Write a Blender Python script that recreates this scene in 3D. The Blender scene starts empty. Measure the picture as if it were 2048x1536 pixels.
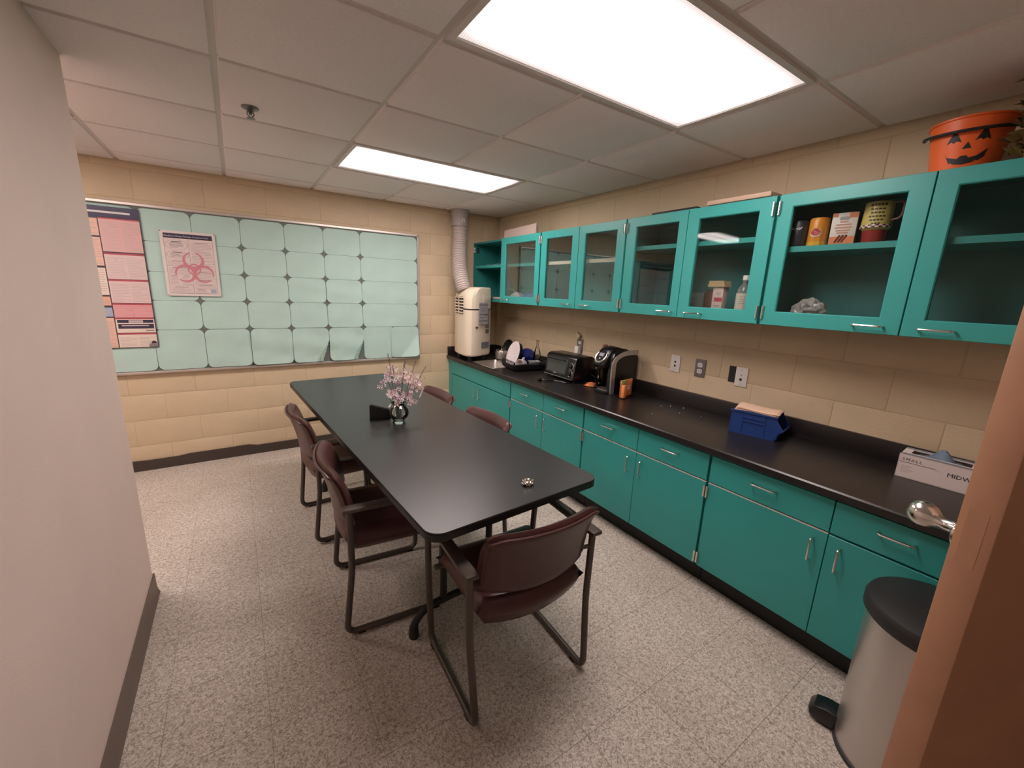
import bpy, bmesh, math, random
from mathutils import Matrix, Vector
random.seed(7)
PI = math.pi
scn = bpy.context.scene
COL = scn.collection
# ------------------------------------------------------------------ camera
# solved from the ceiling grid, block courses and cabinet lines (focal 819.3 px at 2048 wide)
R = ((0.834, -0.091, 0.544), (-0.551, -0.205, 0.809), (0.038, -0.974, -0.221))
def unit(v): return Vector(v).normalized()
_r = unit([R[i][0] for i in range(3)])
_f = Vector([R[i][2] for i in range(3)]); _f = (_f - _f.dot(_r) * _r).normalized()
_u = _r.cross(_f).normalized()
cam = bpy.data.cameras.new('camera'); camo = bpy.data.objects.new('camera', cam); COL.objects.link(camo)
cam.sensor_width = 36.0; cam.lens = 819.3 / 2048 * 36.0; cam.clip_start = 0.02
camo.matrix_world = Matrix(((_r.x, _u.x, -_f.x, 0), (_r.y, _u.y, -_f.y, 0), (_r.z, _u.z, -_f.z, 1.5), (0, 0, 0, 1)))
scn.camera = camo
# ------------------------------------------------------------------ world, exposure
w = bpy.data.worlds.new('world'); scn.world = w; w.use_nodes = True
w.node_tree.nodes['Background'].inputs[0].default_value = (0.9, 0.85, 0.8, 1)
w.node_tree.nodes['Background'].inputs[1].default_value = 0.05
scn.view_settings.view_transform = 'Standard'
scn.view_settings.look = 'None'
scn.view_settings.exposure = 0.1
scn.view_settings.gamma = 1.0
scn.view_settings.use_curve_mapping = False
LAMP = 19.0                      # radiance at the brightest part of a troffer lens
LAMPCOL = (1.0, 0.862, 0.822, 1)

# ------------------------------------------------------------------ materials
MATS = {}
def mat(name, col, rough=0.5, metal=0.0, spec=0.5, var=0.0, vscale=20.0, bump=0.0, bscale=60.0, coat=0.0):
    if name in MATS: return MATS[name]
    m = bpy.data.materials.new(name); m.use_nodes = True; MATS[name] = m
    nt = m.node_tree; b = nt.nodes['Principled BSDF']
    b.inputs['Base Color'].default_value = (*col, 1)
    b.inputs['Roughness'].default_value = rough
    b.inputs['Metallic'].default_value = metal
    b.inputs['Specular IOR Level'].default_value = spec
    b.inputs['Coat Weight'].default_value = coat
    tc = nt.nodes.new('ShaderNodeTexCoord')
    if var > 0:
        n = nt.nodes.new('ShaderNodeTexNoise'); n.inputs['Scale'].default_value = vscale; n.inputs['Detail'].default_value = 4
        nt.links.new(tc.outputs['Object'], n.inputs['Vector'])
        cr = nt.nodes.new('ShaderNodeValToRGB')
        cr.color_ramp.elements[0].position = 0.3; cr.color_ramp.elements[1].position = 0.7
        cr.color_ramp.elements[0].color = (*[max(0, c * (1 - var)) for c in col], 1)
        cr.color_ramp.elements[1].color = (*[min(1, c * (1 + var)) for c in col], 1)
        nt.links.new(n.outputs['Fac'], cr.inputs['Fac']); nt.links.new(cr.outputs['Color'], b.inputs['Base Color'])
    if bump > 0:
        n2 = nt.nodes.new('ShaderNodeTexNoise'); n2.inputs['Scale'].default_value = bscale; n2.inputs['Detail'].default_value = 5
        nt.links.new(tc.outputs['Object'], n2.inputs['Vector'])
        bp = nt.nodes.new('ShaderNodeBump'); bp.inputs['Strength'].default_value = bump; bp.inputs['Distance'].default_value = 0.004
        nt.links.new(n2.outputs['Fac'], bp.inputs['Height']); nt.links.new(bp.outputs['Normal'], b.inputs['Normal'])
    return m
def glass(name, tint=(1, 1, 1), ior=1.5, rough=0.0, boost=1.0):
    if name in MATS: return MATS[name]
    m = bpy.data.materials.new(name); m.use_nodes = True; MATS[name] = m
    nt = m.node_tree; nt.nodes.remove(nt.nodes['Principled BSDF'])
    out = nt.nodes['Material Output']
    t = nt.nodes.new('ShaderNodeBsdfTransparent'); t.inputs[0].default_value = (*tint, 1)
    g = nt.nodes.new('ShaderNodeBsdfGlossy'); g.inputs['Roughness'].default_value = rough
    f = nt.nodes.new('ShaderNodeFresnel'); f.inputs[0].default_value = ior
    mu = nt.nodes.new('ShaderNodeMath'); mu.operation = 'MULTIPLY'; mu.inputs[1].default_value = boost; mu.use_clamp = True
    nt.links.new(f.outputs[0], mu.inputs[0])
    mx = nt.nodes.new('ShaderNodeMixShader')
    nt.links.new(mu.outputs[0], mx.inputs[0]); nt.links.new(t.outputs[0], mx.inputs[1]); nt.links.new(g.outputs[0], mx.inputs[2])
    nt.links.new(mx.outputs[0], out.inputs['Surface'])
    return m

def floor_material():
    m = bpy.data.materials.new('vinyl_tile'); m.use_nodes = True
    nt = m.node_tree; b = nt.nodes['Principled BSDF']; L = nt.links.new
    geo = nt.nodes.new('ShaderNodeNewGeometry')
    mp = nt.nodes.new('ShaderNodeMapping'); mp.inputs['Scale'].default_value = (1, 1, 1)
    L(geo.outputs['Position'], mp.inputs['Vector'])
    n1 = nt.nodes.new('ShaderNodeTexNoise'); n1.inputs['Scale'].default_value = 105; n1.inputs['Detail'].default_value = 1.5; n1.inputs['Distortion'].default_value = 1.4
    L(mp.outputs[0], n1.inputs['Vector'])
    r1 = nt.nodes.new('ShaderNodeValToRGB'); e = r1.color_ramp.elements
    e[0].position = 0.35; e[0].color = (0.32, 0.275, 0.235, 1); e[1].position = 0.63; e[1].color = (0.72, 0.65, 0.585, 1)
    k = r1.color_ramp.elements.new(0.47); k.color = (0.515, 0.455, 0.395, 1)
    L(n1.outputs['Fac'], r1.inputs['Fac'])
    n2 = nt.nodes.new('ShaderNodeTexNoise'); n2.inputs['Scale'].default_value = 2.2; n2.inputs['Detail'].default_value = 3
    L(mp.outputs[0], n2.inputs['Vector'])
    r2 = nt.nodes.new('ShaderNodeValToRGB'); r2.color_ramp.elements[0].color = (0.9, 0.89, 0.87, 1); r2.color_ramp.elements[1].color = (1, 1, 1, 1)
    r2.color_ramp.elements[0].position = 0.35; r2.color_ramp.elements[1].position = 0.65
    L(n2.outputs['Fac'], r2.inputs['Fac'])
    mx = nt.nodes.new('ShaderNodeMix'); mx.data_type = 'RGBA'; mx.blend_type = 'MULTIPLY'; mx.inputs[0].default_value = 1
    L(r1.outputs[0], mx.inputs[6]); L(r2.outputs[0], mx.inputs[7]); L(mx.outputs[2], b.inputs['Base Color'])
    b.inputs['Roughness'].default_value = 0.42; b.inputs['Specular IOR Level'].default_value = 0.4
    return m
def lens_material(power=1.0):
    m = bpy.data.materials.new('troffer_lens'); m.use_nodes = True
    nt = m.node_tree; nt.nodes.remove(nt.nodes['Principled BSDF']); L = nt.links.new
    tc = nt.nodes.new('ShaderNodeTexCoord'); sp = nt.nodes.new('ShaderNodeSeparateXYZ'); L(tc.outputs['Object'], sp.inputs[0])
    def math_(op, a, b=None, v=None):
        n = nt.nodes.new('ShaderNodeMath'); n.operation = op; L(a, n.inputs[0])
        if b is not None: L(b, n.inputs[1])
        if v is not None: n.inputs[1].default_value = v
        return n.outputs[0]
    ay = math_('ABSOLUTE', sp.outputs['Y'])
    g = math_('POWER', math_('MULTIPLY', ay, v=1 / 0.205), v=7.0)      # even across the lens, fading at its rim
    d = math_('ABSOLUTE', math_('SUBTRACT', ay, v=0.10))               # distance to a tube
    band = nt.nodes.new('ShaderNodeMapRange'); band.inputs[1].default_value = 0.03; band.inputs[2].default_value = 0.10; band.inputs[3].default_value = 1.12; band.inputs[4].default_value = 0.75; L(d, band.inputs[0])
    ex0 = nt.nodes.new('ShaderNodeMath'); ex0.operation = 'EXPONENT'; L(math_('MULTIPLY', g, v=-1.0), ex0.inputs[0])
    ex = nt.nodes.new('ShaderNodeMath'); ex.operation = 'MULTIPLY'; L(ex0.outputs[0], ex.inputs[0]); L(band.outputs[0], ex.inputs[1])
    ax = math_('ABSOLUTE', sp.outputs['X'])
    mr = nt.nodes.new('ShaderNodeMapRange'); mr.inputs[1].default_value = 0.44; mr.inputs[2].default_value = 0.59; mr.inputs[3].default_value = 1; mr.inputs[4].default_value = 0.02
    mr.interpolation_type = 'SMOOTHSTEP'
    L(ax, mr.inputs[0])
    s = math_('MULTIPLY', ex.outputs[0], mr.outputs[0])
    # prism ribs of the acrylic sheet
    wv = nt.nodes.new('ShaderNodeTexWave'); wv.inputs['Scale'].default_value = 34; wv.bands_direction = 'X'; L(tc.outputs['Object'], wv.inputs['Vector'])
    rib = nt.nodes.new('ShaderNodeMapRange'); rib.inputs[3].default_value = 0.9; rib.inputs[4].default_value = 1.1; L(wv.outputs['Fac'], rib.inputs[0])
    s2 = nt.nodes.new('ShaderNodeMath'); s2.operation = 'MULTIPLY_ADD'; L(s, s2.inputs[0]); s2.inputs[1].default_value = LAMP * power; s2.inputs[2].default_value = 0.8 if power > .5 else 0.12
    s3 = math_('MULTIPLY', s2.outputs[0], rib.outputs[0])
    em = nt.nodes.new('ShaderNodeEmission'); em.inputs[0].default_value = LAMPCOL; L(s3, em.inputs[1])
    L(em.outputs[0], nt.nodes['Material Output'].inputs['Surface'])
    return m

M_CMU = mat('painted_block', (0.64, 0.51, 0.34), 0.6, var=0.05, vscale=6, bump=0.35, bscale=120)
M_MORTAR = mat('painted_joint', (0.60, 0.475, 0.315), 0.7)
M_PLASTER = mat('plaster', (0.80, 0.655, 0.585), 0.65, var=0.03, vscale=3, bump=0.12, bscale=150)
M_CEIL = mat('ceiling_tile', (0.88, 0.82, 0.81), 0.9, var=0.03, vscale=90, bump=0.25, bscale=300)
M_TEE = mat('ceiling_tee', (0.70, 0.65, 0.62), 0.6)
M_FLOOR = floor_material()
M_FLOORJ = mat('tile_joint', (0.22, 0.18, 0.155), 0.8)
M_TEAL = mat('teal_paint', (0.036, 0.335, 0.312), 0.38, var=0.04, vscale=4, bump=0.05, bscale=80)
M_TEAL_SHADE = mat('teal_shaded', (0.022, 0.19, 0.18), 0.5, var=.04, vscale=4)  # same teal paint, darkened to put shade into the cabinet interiors
M_TOE = mat('toe_black', (0.012, 0.011, 0.011), 0.6)
M_TOP = mat('black_laminate', (0.016, 0.0135, 0.0135), 0.30, var=0.15, vscale=200, bump=0.06, bscale=400)
M_TABLE = mat('table_laminate', (0.026, 0.024, 0.025), 0.33, var=0.12, vscale=250, bump=0.05, bscale=500)
M_EDGE = mat('black_edge', (0.012, 0.012, 0.012), 0.45)
M_CHROME = mat('chrome', (0.75, 0.72, 0.68), 0.18, metal=1.0)
M_STEEL = mat('brushed_steel', (0.60, 0.56, 0.53), 0.36, metal=1.0, bump=0.05, bscale=200)
M_ALU = mat('aluminium', (0.62, 0.56, 0.52), 0.4, metal=0.7)
M_GLASS = glass('pane_glass', (0.93, 0.955, 0.95), 1.5, boost=.4)
M_CLEAR = glass('clear_glass', (0.97, 0.975, 0.965), 1.5, boost=1.3)
M_ACRYL = glass('acrylic', (0.93, 0.93, 0.93), 1.45)
M_MAROON = mat('maroon_vinyl', (0.075, 0.026, 0.024), 0.36, var=0.1, vscale=14, bump=0.12, bscale=180)
M_FRAME = mat('taupe_metal', (0.095, 0.075, 0.062), 0.36, metal=0.25)
M_BASE = mat('brown_vinyl_base', (0.055, 0.042, 0.034), 0.55)
M_BASE2 = mat('taupe_vinyl_base', (0.155, 0.115, 0.092), 0.55)
M_DOOR = mat('brown_door', (0.46, 0.235, 0.135), 0.5, var=0.08, vscale=9)
M_BOARD = mat('slate_board', (0.145, 0.17, 0.155), 0.7)
M_SHEET = mat('teal_paper', (0.46, 0.645, 0.585), 0.75, var=0.04, vscale=6)
M_WHITE = mat('white', (0.80, 0.77, 0.74), 0.45)
M_OFFW = mat('off_white_plastic', (0.78, 0.68, 0.54), 0.42)
M_BLACK = mat('black_plastic', (0.006, 0.006, 0.0065), 0.28)
M_BLACKM = mat('black_matte', (0.015, 0.015, 0.016), 0.55)
M_GREY = mat('grey_plastic', (0.30, 0.30, 0.30), 0.5)
M_BLUE = mat('blue_plastic', (0.012, 0.045, 0.20), 0.38)
M_NAVY = mat('navy_ceramic', (0.010, 0.018, 0.12), 0.12)
M_ORANGE = mat('orange_plastic', (0.88, 0.15, 0.03), 0.35)
M_WOOD = mat('pale_board', (0.60, 0.42, 0.31), 0.6, var=0.08, vscale=12)
M_CARD = mat('pink_white_card', (0.50, 0.39, 0.345), 0.7)

# ------------------------------------------------------------------ mesh builder
class B:
    def __init__(s): s.bm = bmesh.new(); s.M = Matrix.Identity(4); s.mi = 0; s.mats = []
    def use(s, m):
        if m not in s.mats: s.mats.append(m)
        s.mi = s.mats.index(m); return s
    def _add(s, vs, fs):
        bv = [s.bm.verts.new(s.M @ Vector(v)) for v in vs]
        for f in fs:
            try:
                fc = s.bm.faces.new([bv[i] for i in f]); fc.material_index = s.mi
            except ValueError: pass
        return bv
    def box(s, x0, x1, y0, y1, z0, z1, bev=0.0, seg=2):
        t = bmesh.new(); bmesh.ops.create_cube(t, size=1)
        for v in t.verts: v.co = Vector(((x0 + x1) / 2 + v.co.x * (x1 - x0), (y0 + y1) / 2 + v.co.y * (y1 - y0), (z0 + z1) / 2 + v.co.z * (z1 - z0)))
        if bev > 0: bmesh.ops.bevel(t, geom=t.edges[:], offset=bev, segments=seg, affect='EDGES', profile=0.5)
        t.verts.index_update()
        s._add([v.co.copy() for v in t.verts], [[v.index for v in f.verts] for f in t.faces]); t.free(); return s
    def prism(s, poly, a, b, axis='z', bev=0):
        n = len(poly)
        def P(p, h): return {'z': (p[0], p[1], h), 'y': (p[0], h, p[1]), 'x': (h, p[0], p[1])}[axis]
        vs = [P(p, a) for p in poly] + [P(p, b) for p in poly]
        fs = [list(range(n))[::-1], list(range(n, 2 * n))] + [[i, (i + 1) % n, n + (i + 1) % n, n + i] for i in range(n)]
        if bev:
            t = bmesh.new(); bv = [t.verts.new(v) for v in vs]
            for f in fs: t.faces.new([bv[i] for i in f])
            bmesh.ops.recalc_face_normals(t, faces=t.faces[:])
            ed = [e for e in t.edges if (e.verts[0].index < n) == (e.verts[1].index < n)]
            t.verts.index_update()
            ed = [e for e in t.edges if (e.verts[0].index < n) == (e.verts[1].index < n)]
            bmesh.ops.bevel(t, geom=ed, offset=bev, segments=2, affect='EDGES', profile=0.5)
            t.verts.index_update()
            s._add([v.co.copy() for v in t.verts], [[v.index for v in f.verts] for f in t.faces]); t.free()
        else: s._add(vs, fs)
        return s
    def tube(s, path, r, n=10, caps=True, flat=None):
        P = [Vector(p) for p in path]; m = len(P); rings = []
        T = [(P[min(i + 1, m - 1)] - P[max(i - 1, 0)]).normalized() for i in range(m)]
        up = Vector((0, 0, 1)) if abs(T[0].z) < 0.9 else Vector((1, 0, 0))
        nn = (up - up.dot(T[0]) * T[0]).normalized()
        vs = []
        for i in range(m):
            nn = (nn - nn.dot(T[i]) * T[i]).normalized(); bb = T[i].cross(nn)
            ri = r[i] if isinstance(r, (list, tuple)) else r
            for k in range(n):
                a = 2 * PI * k / n
                vs.append(P[i] + ri * (math.cos(a) * nn + math.sin(a) * bb))
        fs = [[i * n + k, i * n + (k + 1) % n, (i + 1) * n + (k + 1) % n, (i + 1) * n + k] for i in range(m - 1) for k in range(n)]
        if caps: fs += [list(range(n))[::-1], [(m - 1) * n + k for k in range(n)]]
        s._add(vs, fs); return s
    def lathe(s, prof, c=(0, 0, 0), n=28, cap0=True, cap1=True, a0=0, a1=2 * PI):
        full = abs(a1 - a0 - 2 * PI) < 1e-6; m = len(prof); k_n = n if full else n + 1
        vs = [(c[0] + r * math.cos(a0 + (a1 - a0) * k / n), c[1] + r * math.sin(a0 + (a1 - a0) * k / n), c[2] + z) for r, z in prof for k in range(k_n)]
        fs = [[i * k_n + k, i * k_n + (k + 1) % k_n, (i + 1) * k_n + (k + 1) % k_n, (i + 1) * k_n + k] for i in range(m - 1) for k in range(n)]
        if cap0: fs.append(list(range(k_n))[::-1])
        if cap1: fs.append([(m - 1) * k_n + k for k in range(k_n)])
        s._add(vs, fs); return s
    def loft(s, rings, cap=True):
        n = len(rings[0]); vs = [v for r in rings for v in r]
        fs = [[i * n + k, i * n + (k + 1) % n, (i + 1) * n + (k + 1) % n, (i + 1) * n + k] for i in range(len(rings) - 1) for k in range(n)]
        if cap: fs += [list(range(n))[::-1], [(len(rings) - 1) * n + k for k in range(n)]]
        s._add(vs, fs); return s
    def grid(s, fn, nu, nv):
        vs = [fn(i / nu, j / nv) for j in range(nv + 1) for i in range(nu + 1)]
        fs = [[j * (nu + 1) + i, j * (nu + 1) + i + 1, (j + 1) * (nu + 1) + i + 1, (j + 1) * (nu + 1) + i] for j in range(nv) for i in range(nu)]
        s._add(vs, fs); return s
    def poly(s, pts): s._add(pts, [list(range(len(pts)))]); return s
    def mesh(s, name, smooth=True, ang=35, recalc=True):
        if recalc: bmesh.ops.recalc_face_normals(s.bm, faces=s.bm.faces[:])
        me = bpy.data.meshes.new(name); s.bm.to_mesh(me); s.bm.free()
        for m in s.mats: me.materials.append(m)
        if smooth:
            me.shade_smooth()
            me.set_sharp_from_angle(angle=math.radians(ang))
        return me
    def obj(s, name, parent=None, m=None, smooth=True, ang=35, recalc=True, thick=0):
        if m is not None and not s.mats: s.mats.append(m)
        me = s.mesh(name, smooth, ang, recalc)
        o = link(name, me, parent)
        if thick:
            md = o.modifiers.new('thick', 'SOLIDIFY'); md.thickness = thick; md.offset = 0
        return o
def link(name, data, parent=None, loc=None, rot=None):
    o = bpy.data.objects.new(name, data); COL.objects.link(o)
    if parent is not None: o.parent = parent
    if loc is not None: o.location = loc
    if rot is not None: o.rotation_euler = rot
    return o
def nb(m=None, M=None):
    b = B()
    if m: b.use(m)
    if M is not None: b.M = M
    return b
def tag(o, label, cat, group=None, kind=None):
    o['label'] = label; o['category'] = cat
    if group: o['group'] = group
    if kind: o['kind'] = kind
    return o
def thing(name, label, cat, loc=(0, 0, 0), rz=0, group=None, kind=None):
    return tag(link(name, None, None, loc, (0, 0, rz)), label, cat, group, kind)
def fillet(pts, r, n=5):
    P = [Vector(p) for p in pts]; out = [P[0]]
    for i in range(1, len(P) - 1):
        a = (P[i - 1] - P[i]); b = (P[i + 1] - P[i]); rr = min(r, a.length * 0.49, b.length * 0.49)
        p0 = P[i] + a.normalized() * rr; p2 = P[i] + b.normalized() * rr
        for k in range(n + 1):
            t = k / n; out.append((1 - t) ** 2 * p0 + 2 * t * (1 - t) * P[i] + t * t * p2)
    out.append(P[-1]); return out
def rrect(x0, x1, y0, y1, r, n=5):
    out = []
    for cx, cy, a in ((x1 - r, y0 + r, -PI / 2), (x1 - r, y1 - r, 0), (x0 + r, y1 - r, PI / 2), (x0 + r, y0 + r, PI)):
        for k in range(n + 1):
            t = a + PI / 2 * k / n; out.append((cx + r * math.cos(t), cy + r * math.sin(t)))
    return out
def Rz(a): return Matrix.Rotation(a, 4, 'Z')
def T(x, y, z): return Matrix.Translation((x, y, z))
def text_obj(name, body, size, M, m, parent, sx=1.0, align='LEFT', spacing=1.0, extrude=0.0):
    cu = bpy.data.curves.new('lettering', 'FONT'); cu.body = body; cu.size = size; cu.align_x = align; cu.space_character = spacing; cu.extrude = extrude
    cu.resolution_u = 2
    tmp = bpy.data.objects.new('lettering_src', cu); COL.objects.link(tmp)
    dg = bpy.context.evaluated_depsgraph_get(); me = bpy.data.meshes.new_from_object(tmp.evaluated_get(dg))
    bpy.data.objects.remove(tmp); bpy.data.curves.remove(cu)
    me.materials.clear(); me.materials.append(m)
    me.transform(M @ Matrix.Diagonal((sx, 1, 1, 1)))
    return link(name, me, parent)

# ================================================================== ROOM SHELL
H = 2.278; XR = 2.50; YB = 4.10; YF = -0.30; XL = -0.452; XLL = -2.45; YHALL = -1.7
# floor: slab with vinyl tiles laid on it
fl = nb(M_FLOORJ).box(XLL, XR, YHALL, YB, -0.05, -0.0015).obj('floor', smooth=False)
tag(fl, 'speckled beige vinyl tile floor of the break room', 'floor', kind='structure')
tw = 0.3048
def tile_mesh(wx, wy):
    return nb(M_FLOOR).box(-wx / 2 + .0007, wx / 2 - .0007, -wy / 2 + .0007, wy / 2 - .0007, -.0014, 0).mesh('floor_tile', smooth=False)
tm = tile_mesh(tw, tw); cache = {}
xs = [-0.335 + tw * k for k in range(-7, 11)]
ys = [0.15 + tw * k for k in range(-3, 14)]
def cells(ls, lo, hi):
    ls = [l for l in ls if lo + .02 < l < hi - .02]; ls = [lo] + ls + [hi]
    return list(zip(ls[:-1], ls[1:]))
rest = nb(M_FLOOR)
for (a, b_) in cells(xs, XLL, XR):
    for (c, d) in cells(ys, YHALL, YB):
        if d < -0.2 or b_ < -1.15:
            rest.box(a + .0006, b_ - .0006, c + .0006, d - .0006, -.0014, 0); continue
        key = (round(b_ - a, 4), round(d - c, 4))
        if key not in cache: cache[key] = tile_mesh(*key)
        link('tile', cache[key], fl, ((a + b_) / 2, (c + d) / 2, 0))
ro = rest.obj('tile_remainder', fl, smooth=False); ro['kind'] = 'stuff'
# ceiling: grid of tees with tegular tiles
ce = nb(M_TEE).box(XLL, XR, YHALL, YB, H + .012, H + .06).obj('ceiling', smooth=False)
tag(ce, 'white suspended ceiling of square lay-in tiles', 'ceiling', kind='structure')
G = 0.6096; gx = [0.016 + G * k for k in range(-4, 4)]; gy = [1.4144 + G * k for k in range(-5, 5)]
LIGHTS = [(1, -1, 'ceiling troffer light over the near end of the table and the counter'), (1, 2, 'ceiling troffer light over the vase end of the table'),
          (-3, 2, 'ceiling troffer light behind the white wall end'), (0, -4, 'dim unseen fill light added in the hall behind the doorway')]  # hall lamp is unseen, added to brighten the door and left wall
def lit(cx, cy):
    for c, r, _ in LIGHTS:
        if 0.016 + G * c < cx < 0.016 + G * (c + 2) and 1.4144 + G * r < cy < 1.4144 + G * (r + 1): return True
    return False
cache = {}
for (a, b_) in cells(gx, XLL, XR):
    for (c, d) in cells(gy, YHALL, YB):
        if lit((a + b_) / 2, (c + d) / 2): continue
        key = (round(b_ - a, 4), round(d - c, 4))
        if key not in cache:
            hx, hy = key[0] / 2, key[1] / 2; g_ = .013
            q = nb(M_CEIL)
            q.loft([[(sx * (hx - g_ + i), sy * (hy - g_ + i), z) for sx, sy in ((-1, -1), (1, -1), (1, 1), (-1, 1))] for i, z in ((.004, .012), (.0, .010), (-.001, .0015), (-.004, 0))])
            cache[key] = q.mesh('ceiling_tile', ang=30)
        link('ceiling_tile', cache[key], ce, ((a + b_) / 2, (c + d) / 2, H))
for c, r, lab in LIGHTS:
    x0 = .016 + G * c; y0 = 1.4144 + G * r
    t = thing('troffer_light', 'recessed ' + lab, 'ceiling light', (x0 + G, y0 + G / 2, H), group='recessed troffer lights')
    fr = nb(mat('white_enamel', (0.75, 0.70, 0.67), 0.4)); w2, h2 = G - .014, G / 2 - .014; i = .026
    fr.loft([[(sx * (w2 - o), sy * (h2 - o), z) for sx, sy in ((-1, -1), (1, -1), (1, 1), (-1, 1))] for o, z in ((0, .012), (0, 0), (i - .004, -.001), (i, .004), (i, .012))], cap=False)
    fr.obj('frame', t, smooth=False)
    pw = {-4: .06, -1: .90}.get(r, 1.08); lk = 'lens_%g' % pw
    nb(MATS.get(lk) or MATS.setdefault(lk, lens_material(pw))).box(-w2 + i, w2 - i, -h2 + i, h2 - i, .004, .008).obj('lens', t, smooth=False)
# sprinkler
t = thing('sprinkler_head', 'small metal fire sprinkler head hanging from a ceiling tile', 'sprinkler', (0.137, 2.452, H))
M_SPR = mat('sprinkler_metal', (.20, .19, .18), .35, metal=.6)
nb(M_SPR).lathe([(.036, 0), (.036, -.003), (.03, -.007), (.014, -.009)], n=24).obj('escutcheon', t)
nb(M_SPR).lathe([(.012, -.006), (.012, -.02), (.007, -.022), (.007, -.03)], n=14).tube([(-.012, 0, -.018), (-.014, 0, -.03), (0, 0, -.043)], .0025, 6).tube([(.012, 0, -.018), (.014, 0, -.03), (0, 0, -.043)], .0025, 6).obj('body', t)
nb(M_SPR).lathe([(.004, -.042), (.017, -.044), (.017, -.046), (.003, -.047)], n=16).obj('deflector', t)

# block walls: every block is a piece of its own, set in recessed joints
cache_b = {}
def block(wd, ht):
    k = (round(wd, 3), round(ht, 3))
    if k not in cache_b:
        g_ = .0024; e = .0035; a, b_ = wd / 2 - g_, ht / 2 - g_
        cache_b[k] = nb(M_CMU).loft([[(sx * (a - i), y, sz * (b_ - i)) for sx, sz in ((-1, -1), (1, -1), (1, 1), (-1, 1))] for i, y in ((0, .02), (0, .0006), (.001, -.0004), (e, -.0012))]).mesh('block', ang=50)
    return cache_b[k]
def block_wall(parent, lo, hi, off0, place, skip=None):
    for r in range(12):
        z0 = .2032 * r; z1 = min(z0 + .2032, H + .02)
        if z1 - z0 < .02: continue
        js = [off0 + (.2032 if r % 2 else 0) + .4064 * k for k in range(-12, 14)]
        for a, b_ in cells(js, lo, hi):
            if skip and skip(a, b_, z0, z1): continue
            place((a + b_) / 2, (z0 + z1) / 2, block(b_ - a, z1 - z0))
wb = nb(M_MORTAR).box(XLL, XR + .1, YB + .0042, YB + .12, 0, H + .02).obj('wall_back', smooth=False)
tag(wb, 'cream painted concrete block wall behind the notice board', 'wall', kind='structure')
block_wall(wb, XLL, XR, -.127, lambda u, z, me: link('block', me, wb, (u, YB + .003, z)), lambda a, b_, z0, z1: b_ < -1.3)
nb(M_CMU).box(XLL, -1.22, YB - .0, YB + .05, 0, H + .02).obj('block_remainder', wb, smooth=False)
wr = nb(M_MORTAR).box(XR + .0042, XR + .12, YF - .1, YB + .12, 0, H + .02).obj('wall_right', smooth=False)
tag(wr, 'cream painted concrete block wall behind the teal cabinets', 'wall', kind='structure')
block_wall(wr, YF, YB, .768, lambda u, z, me: link('block', me, wr, (XR + .003, u, z), (0, 0, -PI / 2)))
wl = nb(M_PLASTER).box(XL - .15, XL, YHALL, 2.362, 0, H + .02, .006).obj('wall_left')
tag(wl, 'pale plastered wall end beside the entrance', 'wall', kind='structure')
def wall(name, lab, *b6):
    o = nb(M_PLASTER).box(*b6).obj(name, smooth=False); tag(o, lab, 'wall', kind='structure'); return o
wall('wall_far_left', 'pale wall closing the recess behind the wall end', XLL - .1, XLL, 1.6, YB + .1, 0, H + .02)
wall('wall_recess', 'pale wall on the near side of the recess', XLL - .1, XL - .15, 1.5, 1.6, 0, H + .02)
wall('wall_front', 'pale wall beside the door hinge', 2.02, XR + .1, YF - .12, YF, 0, H + .02)
wall('wall_hall_end', 'pale wall closing the hall behind the doorway', XL - .15, 2.12, YHALL - .1, YHALL, 0, H + .02)
wall('wall_hall_right', 'pale wall on the hinge side of the hall', 2.02, 2.12, YHALL, YF - .12, 0, H + .02)
# baseboards
bb = nb(M_BASE); n = 46; pts = []
random.seed(3)
prev = 0
for i in range(n + 1):
    x = -1.25 + (1.90 + 1.25) * i / n
    if random.random() < .35: prev = random.uniform(-.012, .01)
    pts.append((x, .09 + prev * (1 if x > -.75 else .3)))
poly = [(-1.25, 0), (1.90, 0)] + pts[::-1]
bb.prism(poly, YB - .012, YB - .0035, 'y')
tag(bb.obj('baseboard_back', smooth=False), 'dark brown vinyl base with a ragged torn upper edge below the block wall', 'baseboard', kind='structure')
b = nb(M_BASE2)
prof = [(XL + .0005, 0), (XL + .016, 0), (XL + .010, .012), (XL + .0065, .03), (XL + .0055, .104), (XL + .0005, .104)]
b.prism(prof, YHALL, 2.372, 'y')
b.prism([(2.3625, 0), (2.378, 0), (2.372, .012), (2.3685, .03), (2.368, .104), (2.3625, .104)], XL - .15, XL + .0055, 'x')
tag(b.obj('baseboard_left'), 'taupe vinyl cove base along the pale wall end', 'baseboard', kind='structure')
# door
a_ = math.radians(26)
dt = thing('door_1', 'brown door standing ajar with a chrome knob', 'door', (1.10, .111, 0), -a_, kind='structure')
nb(M_DOOR).box(0, .92, -.059, 0, .012, 2.06, .0025).obj('leaf', dt)
kn = nb(M_CHROME, T(.034, 0, 1.078) @ Matrix.Rotation(-PI / 2, 4, 'X'))
kn.lathe([(.033, 0.0), (.033, .004), (.029, .008), (.016, .011), (.012, .02), (.011, .044), (.016, .052), (.023, .060), (.0265, .072), (.0255, .084), (.020, .093), (.010, .097)], n=32)
kn.obj('knob', dt)
nb(M_DOOR).box(-.0004, .0002, -.043, -.013, 1.035, 1.145).obj('latch_plate', dt)
nb(M_STEEL).box(.915, .93, -.03, 0.0, .25, .35).box(.915, .93, -.03, 0, 1.75, 1.85).obj('hinge', dt)
tag(nb(mat('taupe_frame', (.2, .15, .12), .45)).box(1.965, 2.019, YF - .14, YF + .012, 0, 2.12, .003).obj('trim_1'), 'brown metal door jamb on the hinge side', 'trim', kind='structure')

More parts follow.
